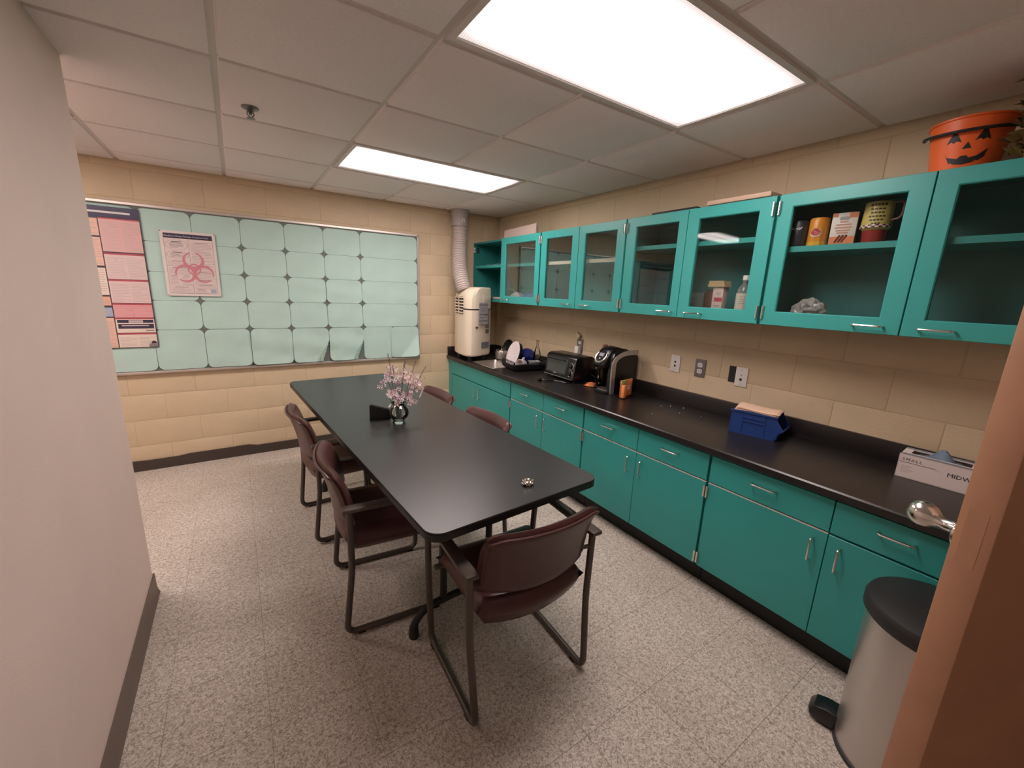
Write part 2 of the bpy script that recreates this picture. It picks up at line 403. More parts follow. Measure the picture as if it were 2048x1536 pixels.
# ================================================================== BASE CABINETS
XB = 1.905; ZB0, ZB1 = .125, .7525; ZS = .598
def pull(b, p, L=.1, out=.026, vertical=False, r=.0042):
    x, y, z = p; h = L / 2
    q = [(x, y, z - h), (x - out, y, z - h), (x - out, y, z + h), (x, y, z + h)] if vertical else [(x, y - h, z), (x - out, y - h, z), (x - out, y + h, z), (x, y + h, z)]
    b.tube(fillet(q, .012, 4), r, 8); return b
def hinge(b, x, y, z, hh=.062):
    b.tube([(x - .006, y, z - hh / 2), (x - .006, y, z + hh / 2)], .0055, 8)
    b.box(x - .0035, x - .0005, y - .0045, y + .0045, z - hh / 2 + .004, z + hh / 2 - .004)
    return b
def base_unit(y0, y1, lab, drawers, ysplit, hinges=True):
    t = thing('base_cabinet', lab, 'cabinet', (0, 0, 0), group='teal base cabinets')
    b = nb(M_TEAL); s = .018
    b.box(XB + .02, XR - .02, y0 + .002, y0 + s, ZB0, ZB1).box(XB + .02, XR - .02, y1 - s, y1 - .002, ZB0, ZB1).box(XB + .03, XR - .02, y0 + s, y1 - s, ZB0, ZB0 + s)
    b.box(XR - .03, XR - .02, y0 + s, y1 - s, ZB0, ZB1).box(XB + .02, XB + .04, y0 + s, y1 - s, ZS - .03, ZS + .02)
    b.obj('carcass', t, smooth=False)
    nb(M_TOE).box(XB + .075, XR - .02, y0 + .002, y1 - .002, .0, ZB0).obj('toe_kick', t, smooth=False)
    g = .0065
    dl = [(y0, y1)] if not drawers else [(y0, ysplit), (ysplit, y1)]
    for a, c in dl:
        aa = a + (g if a == y0 else .002); cc = c - (g if c == y1 else .002)
        d = nb(M_TEAL).box(XB, XB + .02, aa, cc, ZS + .005, ZB1 - .012, .0015, 1).obj('drawer' if drawers else 'false_front', t)
        if drawers: pull(nb(M_CHROME), (XB, (a + c) / 2, .686)).obj('handle', d)
    for k, (a, c) in enumerate(((y0, ysplit), (ysplit, y1))):
        aa = a + (g if a == y0 else .0015); cc = c - (g if c == y1 else .0015)
        d = nb(M_TEAL).box(XB, XB + .02, aa, cc, ZB0 + .002, ZS - .004, .0015, 1).obj('door', t)
        yh = ysplit + (-.047 if k == 0 else .047)
        pull(nb(M_CHROME), (XB, yh, .505), vertical=True).obj('handle', d)
        hy = y0 + .0015 if k == 0 else y1 - .0015
        for hz in (.548, .175): hinge(nb(M_CHROME), XB, hy + (.006 if k == 0 else -.006), hz).obj('hinge', d)
        if drawers and not (y0 < .2 and k == 0): nb(mat('edge_highlight', (.62, .60, .52), .3)).box(XB + .0, XB + .0195, aa, cc, ZS - .004, ZS - .0005).obj('edge_strip', d, smooth=False)  # highlight on the door's top edge, painted as a pale strip
    return t
base_unit(.122, 1.030, 'teal base cabinet with two drawers and two doors behind the steel bin', True, .508)
base_unit(1.030, 1.940, 'teal base cabinet with two drawers below the blue bin', True, 1.478)
base_unit(1.940, 2.850, 'teal base cabinet with two drawers below the coffee maker and toaster oven', True, 2.392)
base_unit(2.850, 4.015, 'teal sink base cabinet with plain panel over two doors', False, 3.425)
tag(nb(M_TEAL).box(XB + .004, XR - .03, 4.017, YB - .004, ZB0 - .12, ZB1).obj('filler_panel', smooth=False), 'narrow teal filler panel between sink cabinet and block wall', 'panel')
# worktop with sink cut-out
CT = .79; SX0, SX1, SY0, SY1 = 1.945, 2.225, 3.215, 3.62
t = thing('worktop', 'long black laminate worktop over the teal base cabinets', 'countertop')
b = nb(M_TOP); X0 = 1.878; X1 = XR - .002; Y0, Y1 = .10, YB - .003
b.prism([(X0, .757), (X0 + .004, .753), (X1, .757), (X1, CT), (X0 + .006, CT), (X0, CT - .006)][::1], Y0, SY0, 'y')
b.prism([(X0, .757), (X0 + .004, .753), (SX0, .757), (SX0, CT), (X0 + .006, CT), (X0, CT - .006)], SY0, SY1, 'y')
b.box(SX1, X1, SY0, SY1, .757, CT)
b.prism([(X0, .757), (X0 + .004, .753), (X1, .757), (X1, CT), (X0 + .006, CT), (X0, CT - .006)], SY1, Y1, 'y')
b.obj('slab', t, smooth=False)
nb(M_TOP).box(XR - .022, XR - .003, Y0, Y1 - .02, CT, .885, .002).obj('backsplash', t)
nb(M_TOP).box(X0 + .01, XR - .024, Y1 - .02, Y1, CT, .885, .002).obj('end_splash', t)
t = thing('sink', 'small stainless steel sink set into the black worktop beside the dish rack', 'sink', (0, 0, 0))
b = nb(M_STEEL); e = .012
def rr3(i, z): return [(x, y, z) for x, y in rrect(SX0 - e + i, SX1 + e - i, SY0 - e + i, SY1 + e - i, .03)]
b.loft([rr3(0, CT + .0005), rr3(.003, CT + .004), rr3(.014, CT + .003), rr3(.018, CT - .004), rr3(.03, CT - .13), rr3(.05, CT - .15), rr3(.12, CT - .152)], cap=False)
b.poly([p for p in rr3(.12, CT - .152)])
b.obj('basin', t, thick=.0)
nb(M_CHROME).lathe([(.03, CT - .151), (.03, CT - .1495), (.02, CT - .149)], ((SX0 + SX1) / 2, 3.45, 0)).obj('drain', t)

# ================================================================== WALL CABINETS
XU = 2.165; ZU0, ZU1 = 1.386, 1.984
def glazed_door(t, y0, y1, gy0, gy1, yh, hy, hs, ajar=0):
    d = nb(M_TEAL); x0, x1 = XU, XU + .02; zo0, zo1, zi0, zi1 = ZU0, ZU1, 1.452, 1.925
    O = [(y0, zo0), (y1, zo0), (y1, zo1), (y0, zo1)]; I = [(gy0, zi0), (gy1, zi0), (gy1, zi1), (gy0, zi1)]
    I2 = [(gy0 - .004, zi0 - .004), (gy1 + .004, zi0 - .004), (gy1 + .004, zi1 + .004), (gy0 - .004, zi1 + .004)]
    vs = [(x0 + .0015, *p) for p in O] + [(x1, *p) for p in O]
    e = .0015; Oi = [(y0 + e, zo0 + e), (y1 - e, zo0 + e), (y1 - e, zo1 - e), (y0 + e, zo1 - e)]
    d.loft([[(x1, *p) for p in I], [(x1, *p) for p in O], [(x0 + e, *p) for p in O], [(x0, *p) for p in Oi], [(x0, *p) for p in I2], [(x0 + .004, *p) for p in I], [(x1, *p) for p in I]], cap=False)
    do = d.obj('door', t, ang=25)
    gm = (gy0 + gy1) / 2; nb(M_GLASS, T(x0 + .0115, gm, 0) @ Rz(math.radians(ajar)) @ T(0, -gm, 0)).box(-.0015, .0015, gy0 - .001, gy1 + .001, zi0 - .001, zi1 + .001).obj('pane', do, smooth=False)
    pull(nb(M_CHROME), (XU, yh, 1.417), .1).obj('handle', do)
    for hz in (1.925, 1.445): hinge(nb(M_CHROME), XU, hy + hs * .006, hz).obj('hinge', do)
    return do
M_SHELFEDGE = mat('cream_edge', (.72, .66, .52), .5)
def wall_unit(y0, y1, lab, doors, edge, zshelf=1.742, x_s=2.20):
    t = thing('wall_cabinet', lab, 'cabinet', group='teal wall cabinets')
    s = .018; b = nb(M_TEAL_SHADE); xa = XU + .022
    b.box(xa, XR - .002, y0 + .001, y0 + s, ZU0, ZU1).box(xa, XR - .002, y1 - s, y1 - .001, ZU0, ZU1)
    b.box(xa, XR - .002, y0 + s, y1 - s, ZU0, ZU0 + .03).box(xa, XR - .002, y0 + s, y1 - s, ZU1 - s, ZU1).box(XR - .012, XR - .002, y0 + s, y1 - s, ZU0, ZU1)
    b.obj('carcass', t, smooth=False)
    sh = nb(M_TEAL).box(x_s + .002, XR - .014, y0 + s + .001, y1 - s - .001, zshelf - .014, zshelf + .011).obj('shelf', t, smooth=False)
    nb(edge).box(x_s, x_s + .002, y0 + s + .001, y1 - s - .001, zshelf - .014, zshelf + .011).obj('edge_strip', sh, smooth=False)
    for d in doors: glazed_door(t, *d)
    return t
wall_unit(.135, 1.040, 'teal wall cabinet holding boxes and a yellow mug', [(.140, .505, .205, .441, .406, .140, 1), (.509, 1.033, .578, .971, .610, 1.033, -1)], M_TEAL)
wall_unit(1.040, 1.953, 'teal wall cabinet holding a white labelled bottle', [(1.048, 1.506, 1.122, 1.438, 1.40, 1.048, 1, 2.7), (1.510, 1.946, 1.566, 1.872, 1.59, 1.946, -1)], M_TEAL, 1.80)
wall_unit(1.953, 2.868, 'teal wall cabinet with cream shelf edge behind its glass', [(1.960, 2.401, 2.033, 2.333, 2.295, 1.960, 1), (2.405, 2.861, 2.480, 2.788, 2.498, 2.861, -1)], M_SHELFEDGE, 1.738)
ua = wall_unit(2.868, 4.085, 'teal wall cabinet with one door missing above the portable air conditioner', [(2.876, 3.49, 2.945, 3.412, 3.372, 2.876, 1)], M_TEAL, 1.738)
for z in (1.925, 1.897): nb(M_WHITE).box(XU + .008, XU + .021, 4.045, 4.068, z - .01, z + .01, .002).obj('hinge_leaf', ua)
nb(mat('dark_plate', (.02, .05, .06), .4)).box(XU + .05, XU + .08, 4.064, 4.067, 1.88, 1.94).obj('hinge_plate', ua, smooth=False)

# ================================================================== NOTICE BOARD
BY = 4.078
t = thing('notice_board', 'wide slate grey board with thin metal frame on the block wall', 'board', (0, 0, 0))
nb(M_BOARD).box(-1.27, 1.549, BY, YB - .004, .795, 1.985).obj('panel', t, smooth=False)
for nm, q in (('frame_rail', (-1.285, 1.562, BY - .010, YB - .004, 1.985, 2.006)), ('frame_rail', (-1.285, 1.562, BY - .010, YB - .004, .778, .797)), ('frame_rail', (1.548, 1.564, BY - .010, YB - .004, .778, 2.006)), ('frame_rail', (-1.285, -1.27, BY - .010, YB - .004, .778, 2.006))):
    nb(M_ALU).box(*q, .003, 1).obj(nm, t)
def sheet(w_, h_, amp, seed, fold=None, nx=14, ny=10, r=.042):
    """rounded sheet, local x right, z up, bulging towards -y"""
    ux = sorted(set([round(r * k / 4, 5) for k in range(5)] + [round(w_ - r * k / 4, 5) for k in range(5)] + [round(r + (w_ - 2 * r) * k / nx, 5) for k in range(nx + 1)]))
    uz = sorted(set([round(r * k / 4, 5) for k in range(5)] + [round(h_ - r * k / 4, 5) for k in range(5)] + [round(r + (h_ - 2 * r) * k / ny, 5) for k in range(ny + 1)]))
    rd = random.Random(seed); ph = [rd.uniform(0, 6) for _ in range(8)]
    def P(x, z):
        dx = max(r - x, x - (w_ - r), 0) / r; dz = max(r - z, z - (h_ - r), 0) / r
        if dx > 0 and dz > 0:
            a, c = dx * math.sqrt(1 - dz * dz / 2), dz * math.sqrt(1 - dx * dx / 2)
            x = r - a * r if x < r else w_ - r + a * r
            z = r - c * r if z < r else h_ - r + c * r
        y = amp * (1.15 + .5 * math.sin(13 * x / w_ * .5 + ph[0] + 5 * z) + .4 * math.sin(9 * z / h_ + 6 * x + ph[1]) + .3 * abs(math.sin(15 * (x + .6 * z) + ph[2])) + .25 * abs(math.sin(24 * (.5 * x - z) + ph[3])))
        if fold:
            (ax, az), (bx, bz), ang = fold
            L = math.hypot(bx - ax, bz - az); tx, tz = (bx - ax) / L, (bz - az) / L; nx_, nz_ = -tz, tx
            s_ = (x - ax) * nx_ + (z - az) * nz_
            if s_ > 0:
                x -= nx_ * s_ * (1 - math.cos(ang)); z -= nz_ * s_ * (1 - math.cos(ang)); y += s_ * math.sin(ang) + .002
        return (x, -y, z)
    b = nb(M_SHEET)
    b._add([P(x, z) for z in uz for x in ux], [[j * len(ux) + i, j * len(ux) + i + 1, (j + 1) * len(ux) + i + 1, (j + 1) * len(ux) + i] for j in range(len(uz) - 1) for i in range(len(ux) - 1)])
    return b.mesh('paper_sheet', ang=60, recalc=False)
cols = [-1.153, -.845, -.537, -.229, .080, .389, .690, 1.000, 1.545]
rows = [1.978, 1.756, 1.543, 1.333, 1.111, .802]
rn = ['top row', 'second row down', 'middle row', 'fourth row down', 'bottom row']
on = ['at the hose end'] + ['%s from the hose end' % q for q in ('second', 'third', 'fourth', 'fifth', 'sixth', 'seventh', 'eighth', 'ninth')]
for i in range(8):
    for j in range(5):
        x0, x1, z1, z0 = cols[i], cols[i + 1], rows[j], rows[j + 1]
        o_ = 7 - i; wd = x1 - x0 - .003; ht = z1 - z0 - .002
        fold = None; amp = .0006 if j < 2 else ((.0016 if i < 5 else .003) if j < 4 else (.010 if i > 3 else (.006 if i == 3 else .003)))
        if i == 6 and j == 2: amp = .006
        adj = 'flat pale teal sheet'
        if j == 4: adj = 'wrinkled pale teal sheet'
        if j == 4 and i in (5, 6):
            fold = ((wd * 1.0, ht * .62), (wd * .80, 0), math.radians(150)); adj = 'pale teal sheet with folded lower corner'
        if i == 7: adj = 'wide ' + adj
        if j == 4 and i == 7:
            for nm_, xa, wa, fo, lab_ in (('a', x0, .30, ((.30, .2), (.285, 0), math.radians(14)), 'creased pale teal sheet, bottom row, second from the hose end'), ('b', x0 + .262, .283, ((.272, .21), (.10, 0), math.radians(28)), 'pale teal sheet with lifted corner, bottom row, at the hose end')):
                o = link('paper_sheet', sheet(wa, ht, .003, 90 + ord(nm_), fo), None, (xa, BY - .001 - (.013 if nm_ == 'b' else 0), z0)); tag(o, lab_, 'paper', 'pale teal sheets on the notice board')
            continue
        o = link('paper_sheet', sheet(wd, ht, amp, i * 7 + j, fold), None, (x0 + .0015, BY - .001 - .0002 * (j % 2), z0))
        tag(o, '%s, %s, %s' % (adj, rn[j], on[o_ + (1 if j == 4 else 0)]), 'paper', 'pale teal sheets on the notice board')
# ---- posters
INK = mat('ink_grey', (.24, .20, .21), .6); INKD = mat('ink_dark', (.035, .03, .06), .5); PINK = mat('print_pink', (.70, .42, .40), .5); PINK2 = mat('print_pale_pink', (.69, .53, .50), .5)
RED = mat('print_red', (.42, .075, .10), .5); ROSE = mat('print_rose', (.68, .31, .33), .5); PEACH = mat('print_peach', (.74, .47, .36), .5); CREAM = mat('print_cream', (.74, .63, .54), .5); PBLUE = mat('print_blue', (.34, .41, .52), .5)
FOG = mat('print_fog', (.52, .42, .41), .6); CRIM = mat('print_crimson', (.58, .22, .25), .6)
def printer(y):
    st = {'k': 0}
    class Pr:
        def __init__(s): s.b = B()
        def rect(s, x0, x1, z0, z1, m, lay=1): s.b.use(m).poly([(x0, y - .0004 * lay, z0), (x1, y - .0004 * lay, z0), (x1, y - .0004 * lay, z1), (x0, y - .0004 * lay, z1)]); return s
        def lines(s, x0, x1, z0, z1, n, m, lay=2, seed=0, th=.35):
            rd = random.Random(seed); p = (z1 - z0) / n
            for i in range(n):
                z = z1 - p * (i + .5); s.rect(x0, x0 + (x1 - x0) * rd.choice((1, 1, .97, .93, .6)), z - p * th / 2, z + p * th / 2, m, lay)
            return s
        def ring(s, cx, cz, r0, r1, a0, a1, m, lay=3, ez=1.0, n=28):
            s.b.use(m)
            for i in range(n):
                t0 = a0 + (a1 - a0) * i / n; t1 = a0 + (a1 - a0) * (i + 1) / n
                s.b.poly([(cx + r0 * math.cos(t0), y - .0004 * lay, cz + ez * r0 * math.sin(t0)), (cx + r1 * math.cos(t0), y - .0004 * lay, cz + ez * r1 * math.sin(t0)), (cx + r1 * math.cos(t1), y - .0004 * lay, cz + ez * r1 * math.sin(t1)), (cx + r0 * math.cos(t1), y - .0004 * lay, cz + ez * r0 * math.sin(t1))])
            return s
    return Pr()
# biohazard guide
PY = BY - .016
t = thing('biohazard_poster', 'white compliance poster with a red biohazard symbol pinned on the board', 'poster')
nb(mat('poster_white', (.72, .64, .60), .45)).box(-.420, -.089, PY, PY + .001, 1.369, 1.840).obj('sheet', t, smooth=False)
p = printer(PY)
x0, x1, z0, z1 = -.400, -.108, 1.388, 1.822; W_ = x1 - x0
p.rect(x0, x1, z0, z1, mat('poster_pinkish', (.70, .575, .55), .5), 1)
p.rect(x0, x1, z1 - .034, z1, INKD, 2)
xm = x0 + W_ * .49
for a, c in (((x0, z0), (x1, z0)), ((x0, z1 - .03), (x1, z1 - .03))): p.rect(a[0], c[0], a[1] - .001, a[1] + .001, INK, 2)
for x in (x0, x1, xm): p.rect(x - .001, x + .001, z0, z1 - .03, INK, 2)
for i, (za, zb) in enumerate(((.73, .895), (.585, .715))): # two ovals
    cz = z0 + (z1 - z0) * (za + zb) / 2; rz = (z1 - z0) * (zb - za) / 2
    p.ring(x0 + W_ * .245, cz, W_ * .222, W_ * .23, 0, 2 * PI, INK, 2, rz / (W_ * .23)); p.lines(x0 + W_ * .10, x0 + W_ * .39, cz - rz * .6, cz + rz * .5, 5, INK, 2, i)
    p.rect(x0 + W_ * .15, x0 + W_ * .34, cz + rz * .58, cz + rz * .72, INKD, 2)
for k, (xa, xb, za, zb, nl) in enumerate(((.51, .99, .52, .88, 13), (.51, .99, .40, .50, 4), (.51, .99, .27, .38, 5), (.51, .99, .17, .25, 3), (.51, .99, .10, .16, 2), (.51, .80, .01, .08, 3), (.01, .48, .47, .56, 4), (.01, .48, .33, .45, 5), (.01, .22, .14, .31, 6), (.25, .48, .14, .31, 6), (.01, .48, .01, .12, 5))):
    X0, X1, Z0, Z1 = x0 + W_ * xa, x0 + W_ * xb, z0 + (z1 - z0) * za, z0 + (z1 - z0) * zb
    p.lines(X0 + .006, X1 - .006, Z0 + .003, Z1 - .010, nl, FOG, 2, k, .4)
    p.rect(X0 + (X1 - X0) * .2, X0 + (X1 - X0) * .8, Z1 - .008, Z1 - .004, INK, 2)
    p.rect(X0, X1, Z0 - .0035, Z0 - .002, INK, 2)
p.rect(x1 - .045, x1 - .01, z0 + .006, z0 + .035, PBLUE, 2)
cx, cz, rr = x0 + W_ * .55, z0 + (z1 - z0) * .415, .066      # biohazard sign: three open rings and a hub ring
for k in range(3):
    a = PI / 2 + k * 2 * PI / 3; ox, oz = cx + .062 * math.cos(a), cz + .062 * math.sin(a)
    for q in range(24):   # crescent, thick at the back and tapering to open tips outside
        t0 = a + PI + (q - 12) / 12 * 2.85; t1 = a + PI + (q + 1 - 12) / 12 * 2.85
        wq = lambda tt: .009 + .016 * (.5 + .5 * math.cos(tt - a - PI))
        p.b.use(CRIM).poly([(ox + rr * math.cos(t0), PY - .0012 - .00012 * k, oz + rr * math.sin(t0)), (ox + rr * math.cos(t1), PY - .0012 - .00012 * k, oz + rr * math.sin(t1)), (ox + (rr - wq(t1)) * math.cos(t1), PY - .0012 - .00012 * k, oz + (rr - wq(t1)) * math.sin(t1)), (ox + (rr - wq(t0)) * math.cos(t0), PY - .0012 - .00012 * k, oz + (rr - wq(t0)) * math.sin(t0))])
p.ring(cx, cz, .032, .042, 0, 2 * PI, CRIM, 4); p.ring(cx, cz, .0, .012, 0, 2 * PI, CRIM, 4, 1, 14)
p.b.obj('print', t, smooth=False, recalc=False)
text_obj('title', 'Bloodborne Disease Pathogen Compliance Guide', .0165, T(x0 + .005, PY - .0012, z1 - .024) @ Matrix.Rotation(PI / 2, 4, 'X'), mat('title_pale', (.62, .58, .66), .5), t, sx=.80)
for x, z in ((-.414, 1.834), (-.095, 1.834), (-.414, 1.375), (-.095, 1.375)):
    nb(M_GREY).lathe([(.004, 0), (.004, -.002), (.002, -.004)], n=10).obj('pushpin', t).matrix_local = T(x, PY, z) @ Matrix.Rotation(-PI / 2, 4, 'X') @ Matrix.Scale(-1, 4, (0, 0, 1))
# labour law poster
t = thing('notice_poster', 'tall laminated pink and white workplace notice poster on the board', 'poster')
QY = BY - .014; X1 = -.515; X0 = -1.20
nb(mat('poster_back', (.05, .04, .06), .35)).box(X0, X1, QY, QY + .0012, .982, 1.962).obj('sheet', t, smooth=False)
p = printer(QY); Z = lambda f: 1.962 - (1.962 - .982) * f
p.rect(X0, X1 - .004, Z(.075), Z(.0), mat('poster_navy', (.05, .05, .10), .25), 1)
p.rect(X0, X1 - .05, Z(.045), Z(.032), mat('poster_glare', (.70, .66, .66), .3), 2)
xs_ = -.735
for k, (fa, fb, m, txt, nl) in enumerate(((.085, .305, PINK, FOG, 18), (.325, .495, PINK2, FOG, 13), (.51, .665, PINK2, FOG, 12), (.68, .775, ROSE, PINK, 7), (.785, .885, CREAM, INK, 0), (.90, .995, CREAM, FOG, 7))):
    p.rect(xs_, X1 - .006, Z(fb), Z(fa), m, 1); p.rect(xs_, X1 - .006, Z(fa), Z(fa - .012), RED, 1)
    w2 = (X1 - .006 - xs_)
    if nl:
        p.lines(xs_ + .008, xs_ + w2 * .49, Z(fb - .006), Z(fa + .016), nl, txt, 2, k, .3); p.lines(xs_ + w2 * .53, X1 - .014, Z(fb - .006), Z(fa + .016), nl, txt, 2, k + 9, .3)
p.rect(xs_ + .008, X1 - .012, Z(.812), Z(.79), INKD, 2); p.rect(xs_ + .07, X1 - .07, Z(.81), Z(.792), FOG, 3)
p.rect(xs_ + .010, X1 - .012, Z(.855), Z(.82), INKD, 2); p.rect(xs_ + .03, X1 - .04, Z(.836), Z(.828), FOG, 3)
p.rect(X1 - .06, X1 - .014, Z(.872), Z(.866), INKD, 2)
p.rect(X1 - .055, X1 - .004, Z(.995), Z(.97), INK, 3); p.ring(X1 - .025, Z(.968), 0, .016, 0, PI, INKD, 4, 1.2, 12)
for k, (fa, fb, m) in enumerate(((.085, .20, PEACH), (.212, .405, PEACH), (.42, .61, CREAM), (.622, .685, mat('print_salmon', (.74, .40, .28), .5)), (.70, .765, PBLUE), (.775, .995, PEACH))):
    p.rect(xs_ - .22, xs_ - .006, Z(fb), Z(fa), m, 1); p.lines(xs_ - .21, xs_ - .012, Z(fb - .006), Z(fa + .008), max(3, int((fb - fa) * 60)), FOG, 2, k + 30, .3)
    p.rect(xs_ - .46, xs_ - .226, Z(fb), Z(fa), PINK2, 1)
p.b.obj('print', t, smooth=False, recalc=False)

# ================================================================== PORTABLE AIR CONDITIONER
t = thing('portable_air_conditioner', 'cream portable air conditioner standing on the worktop corner with a vent hose', 'air conditioner', (0, 0, 0))
foot = [(1.93, 3.985), (1.90, 3.94), (1.872, 3.80), (1.858, 3.66), (1.866, 3.60), (1.893, 3.556), (1.93, 3.553), (1.99, 3.575), (2.155, 3.650), (2.172, 3.672), (2.174, 3.70), (2.17, 3.94), (2.15, 3.985)]
def ring_(dx, z, ins=0):
    cx, cy = 2.03, 3.78; out = []
    for x, y in foot:
        k = max(0, (2.172 - x) / .31)
        out.append((cx + (x - cx) * (1 - ins) + dx * k, cy + (y - cy) * (1 - ins) + dx * .25 * k, z))
    return out
b = nb(M_OFFW)
b.loft([ring_(0, .848, .05), ring_(0, .862, .0), ring_(0, 1.303, 0)])
b.obj('lower_body', t, ang=28)
b = nb(M_OFFW)
b.loft([ring_(0, 1.317, 0), ring_(0, 1.40, 0), ring_(.010, 1.44, 0), ring_(.028, 1.475, 0), ring_(.055, 1.502, .006), ring_(.085, 1.518, .03), ring_(.10, 1.524, .08)])
b.obj('upper_body', t, ang=28)
nb(M_BLACKM).loft([ring_(0, 1.30, .015), ring_(0, 1.32, .015)]).obj('seam', t, smooth=False)
for x, y in ((1.94, 3.665), (2.12, 3.715), (2.12, 3.93), (1.95, 3.92)): nb(M_BLACKM).lathe([(.022, .79), (.022, .835), (.012, .84), (.012, .87)], (x, y, 0), 14).obj('castor', t)
def facet(p, q, u0, u1, z0, z1, off):      # quad on a body facet between footprint points p,q
    d = Vector((q[0] - p[0], q[1] - p[1], 0)); n_ = Vector((d.y, -d.x, 0)).normalized()
    if n_.x * (-1) + n_.y * (-1) < 0: n_ = -n_
    P0 = Vector((p[0], p[1], 0))
    a, c = P0 + d * u0 + n_ * off, P0 + d * u1 + n_ * off
    return [(a.x, a.y, z0), (c.x, c.y, z0), (c.x, c.y, z1), (a.x, a.y, z1)]
gp, gq = (1.890, 3.89), (1.858, 3.66)
b = nb(M_BLACKM); b.poly(facet(gp, gq, .0, 1.0, 1.262, 1.43, .006)); b.obj('grille_recess', t, smooth=False, thick=.002)
for k in range(6):
    z = 1.270 + k * .029
    q = facet(gp, gq, -.02, 1.02, z, z + .008, .014); nb(M_OFFW).loft([[Vector(v) for v in q], [Vector(v) + Vector((.010, .001, .005)) for v in q]]).obj('louver', t, smooth=False)
q = facet(gp, gq, .46, .52, 1.262, 1.435, .014); nb(M_OFFW).loft([[Vector(v) for v in q], [Vector(v) + Vector((.008, .001, 0)) for v in q]]).obj('louver_post', t, smooth=False)
sp_, sq = (1.93, 3.552), (2.155, 3.650)
GT = mat('grey_tag', (.36, .34, .36), .5)
b = nb(GT); b.poly(facet(sp_, sq, .14, .72, 1.165, 1.378, .020)); b.obj('hang_tag', t, smooth=False, thick=.002)
b = nb(mat('tag_ink', (.14, .13, .16), .6))
for za, zb, ua_, ub in ((1.352, 1.360, .14, .72), (1.262, 1.268, .14, .72), (1.252, 1.258, .5, .70), (1.200, 1.206, .14, .69), (1.30, 1.303, .2, .55), (1.32, 1.323, .2, .6), (1.232, 1.235, .2, .55)):
    b.poly(facet(sp_, sq, ua_, ub, za, zb, .0225))
b.obj('tag_print', t, smooth=False)
nb(M_WHITE).tube([facet(sp_, sq, .42, .5, 1.378, 1.4, .018)[0], facet(sp_, sq, .46, .5, 1.45, 1.46, .006)[0]], .0015, 6).obj('tag_string', t)
for u0, u1, za, zb, m in ((.68, .92, 1.125, 1.312, mat('ac_slot', (.22, .21, .20), .6)), (.68, .90, 1.072, 1.112, mat('ac_vent', (.10, .10, .10), .6)), (.02, .17, 1.128, 1.145, mat('ac_badge', (.10, .05, .045), .5)), (.42, .92, .922, .985, mat('ac_label', (.15, .16, .19), .5))):
    b = nb(m); b.poly(facet(sp_, sq, u0, u1, za, zb, .0045)); b.obj('label_plate' if zb < 1 else 'side_panel', t, smooth=False, thick=.003)
path = [Vector(p) for p in ((1.935, 3.80, 1.485), (1.925, 3.83, 1.57), (1.935, 3.90, 1.68), (1.952, 3.955, 1.80), (1.976, 4.0, 1.96), (1.978, 4.0, 2.13))]
def catmull(P, n):
    out = []
    for i in range(len(P) - 1):
        p0, p1, p2, p3 = P[max(i - 1, 0)], P[i], P[i + 1], P[min(i + 2, len(P) - 1)]
        for k in range(n):
            s_ = k / n; out.append(.5 * ((2 * p1) + (p2 - p0) * s_ + (2 * p0 - 5 * p1 + 4 * p2 - p3) * s_ ** 2 + (3 * p1 - p0 - 3 * p2 + p3) * s_ ** 3))
    out.append(P[-1]); return out
cp = catmull(path, 30); M_HOSE = mat('hose_white', (.52, .45, .42), .5)
nb(M_HOSE).tube(cp, [.079 if (k % 5) in (0, 1) else .0715 for k in range(len(cp))], 24).obj('exhaust_hose', t)
nb(mat('adaptor_grey', (.42, .38, .36), .5)).tube([(1.976, 4.0, 2.12), (1.976, 4.0, 2.20), (1.976, 4.0, 2.25), (1.976, 4.0, H - .001)], [.084, .084, .092, .096], 28).obj('hose_adaptor', t)
nb(M_WHITE).tube(fillet([(1.962, 3.915, 2.155), (1.962, 3.911, 2.185), (1.985, 3.911, 2.185), (1.985, 3.915, 2.155)], .01), .004, 8).obj('clip', t)

# ================================================================== TABLE
TZ = .76
tc_ = thing('folding_table', 'long black laminate folding table with rounded corners', 'table', (.738, 2.285, 0), math.radians(3.45))
TL, TW = 1.218, .382
b = nb(M_TABLE); pr = rrect(-TW, TW, -TL, TL, .055, 8)
b.loft([[(x * .995, y * .998, TZ - .006) for x, y in pr], [(x, y, TZ - .004) for x, y in pr], [(x * .997, y * .999, TZ) for x, y in pr]])
b.obj('top', tc_, ang=40)
b = nb(M_EDGE); b.loft([[(x * .985, y * .995, TZ - .034) for x, y in pr], [(x * 1.002, y * 1.0006, TZ - .030) for x, y in pr], [(x * 1.002, y * 1.0006, TZ - .0065) for x, y in pr], [(x * .98, y * .99, TZ - .0062) for x, y in pr]])
b.obj('edge_band', tc_, ang=40)
b = nb(M_BLACKM)
for s_ in (-1, 1): b.box(s_ * .31 - .015, s_ * .31 + .015, -1.08, 1.08, TZ - .064, TZ - .0345)
b.obj('apron_rail', tc_, smooth=False)
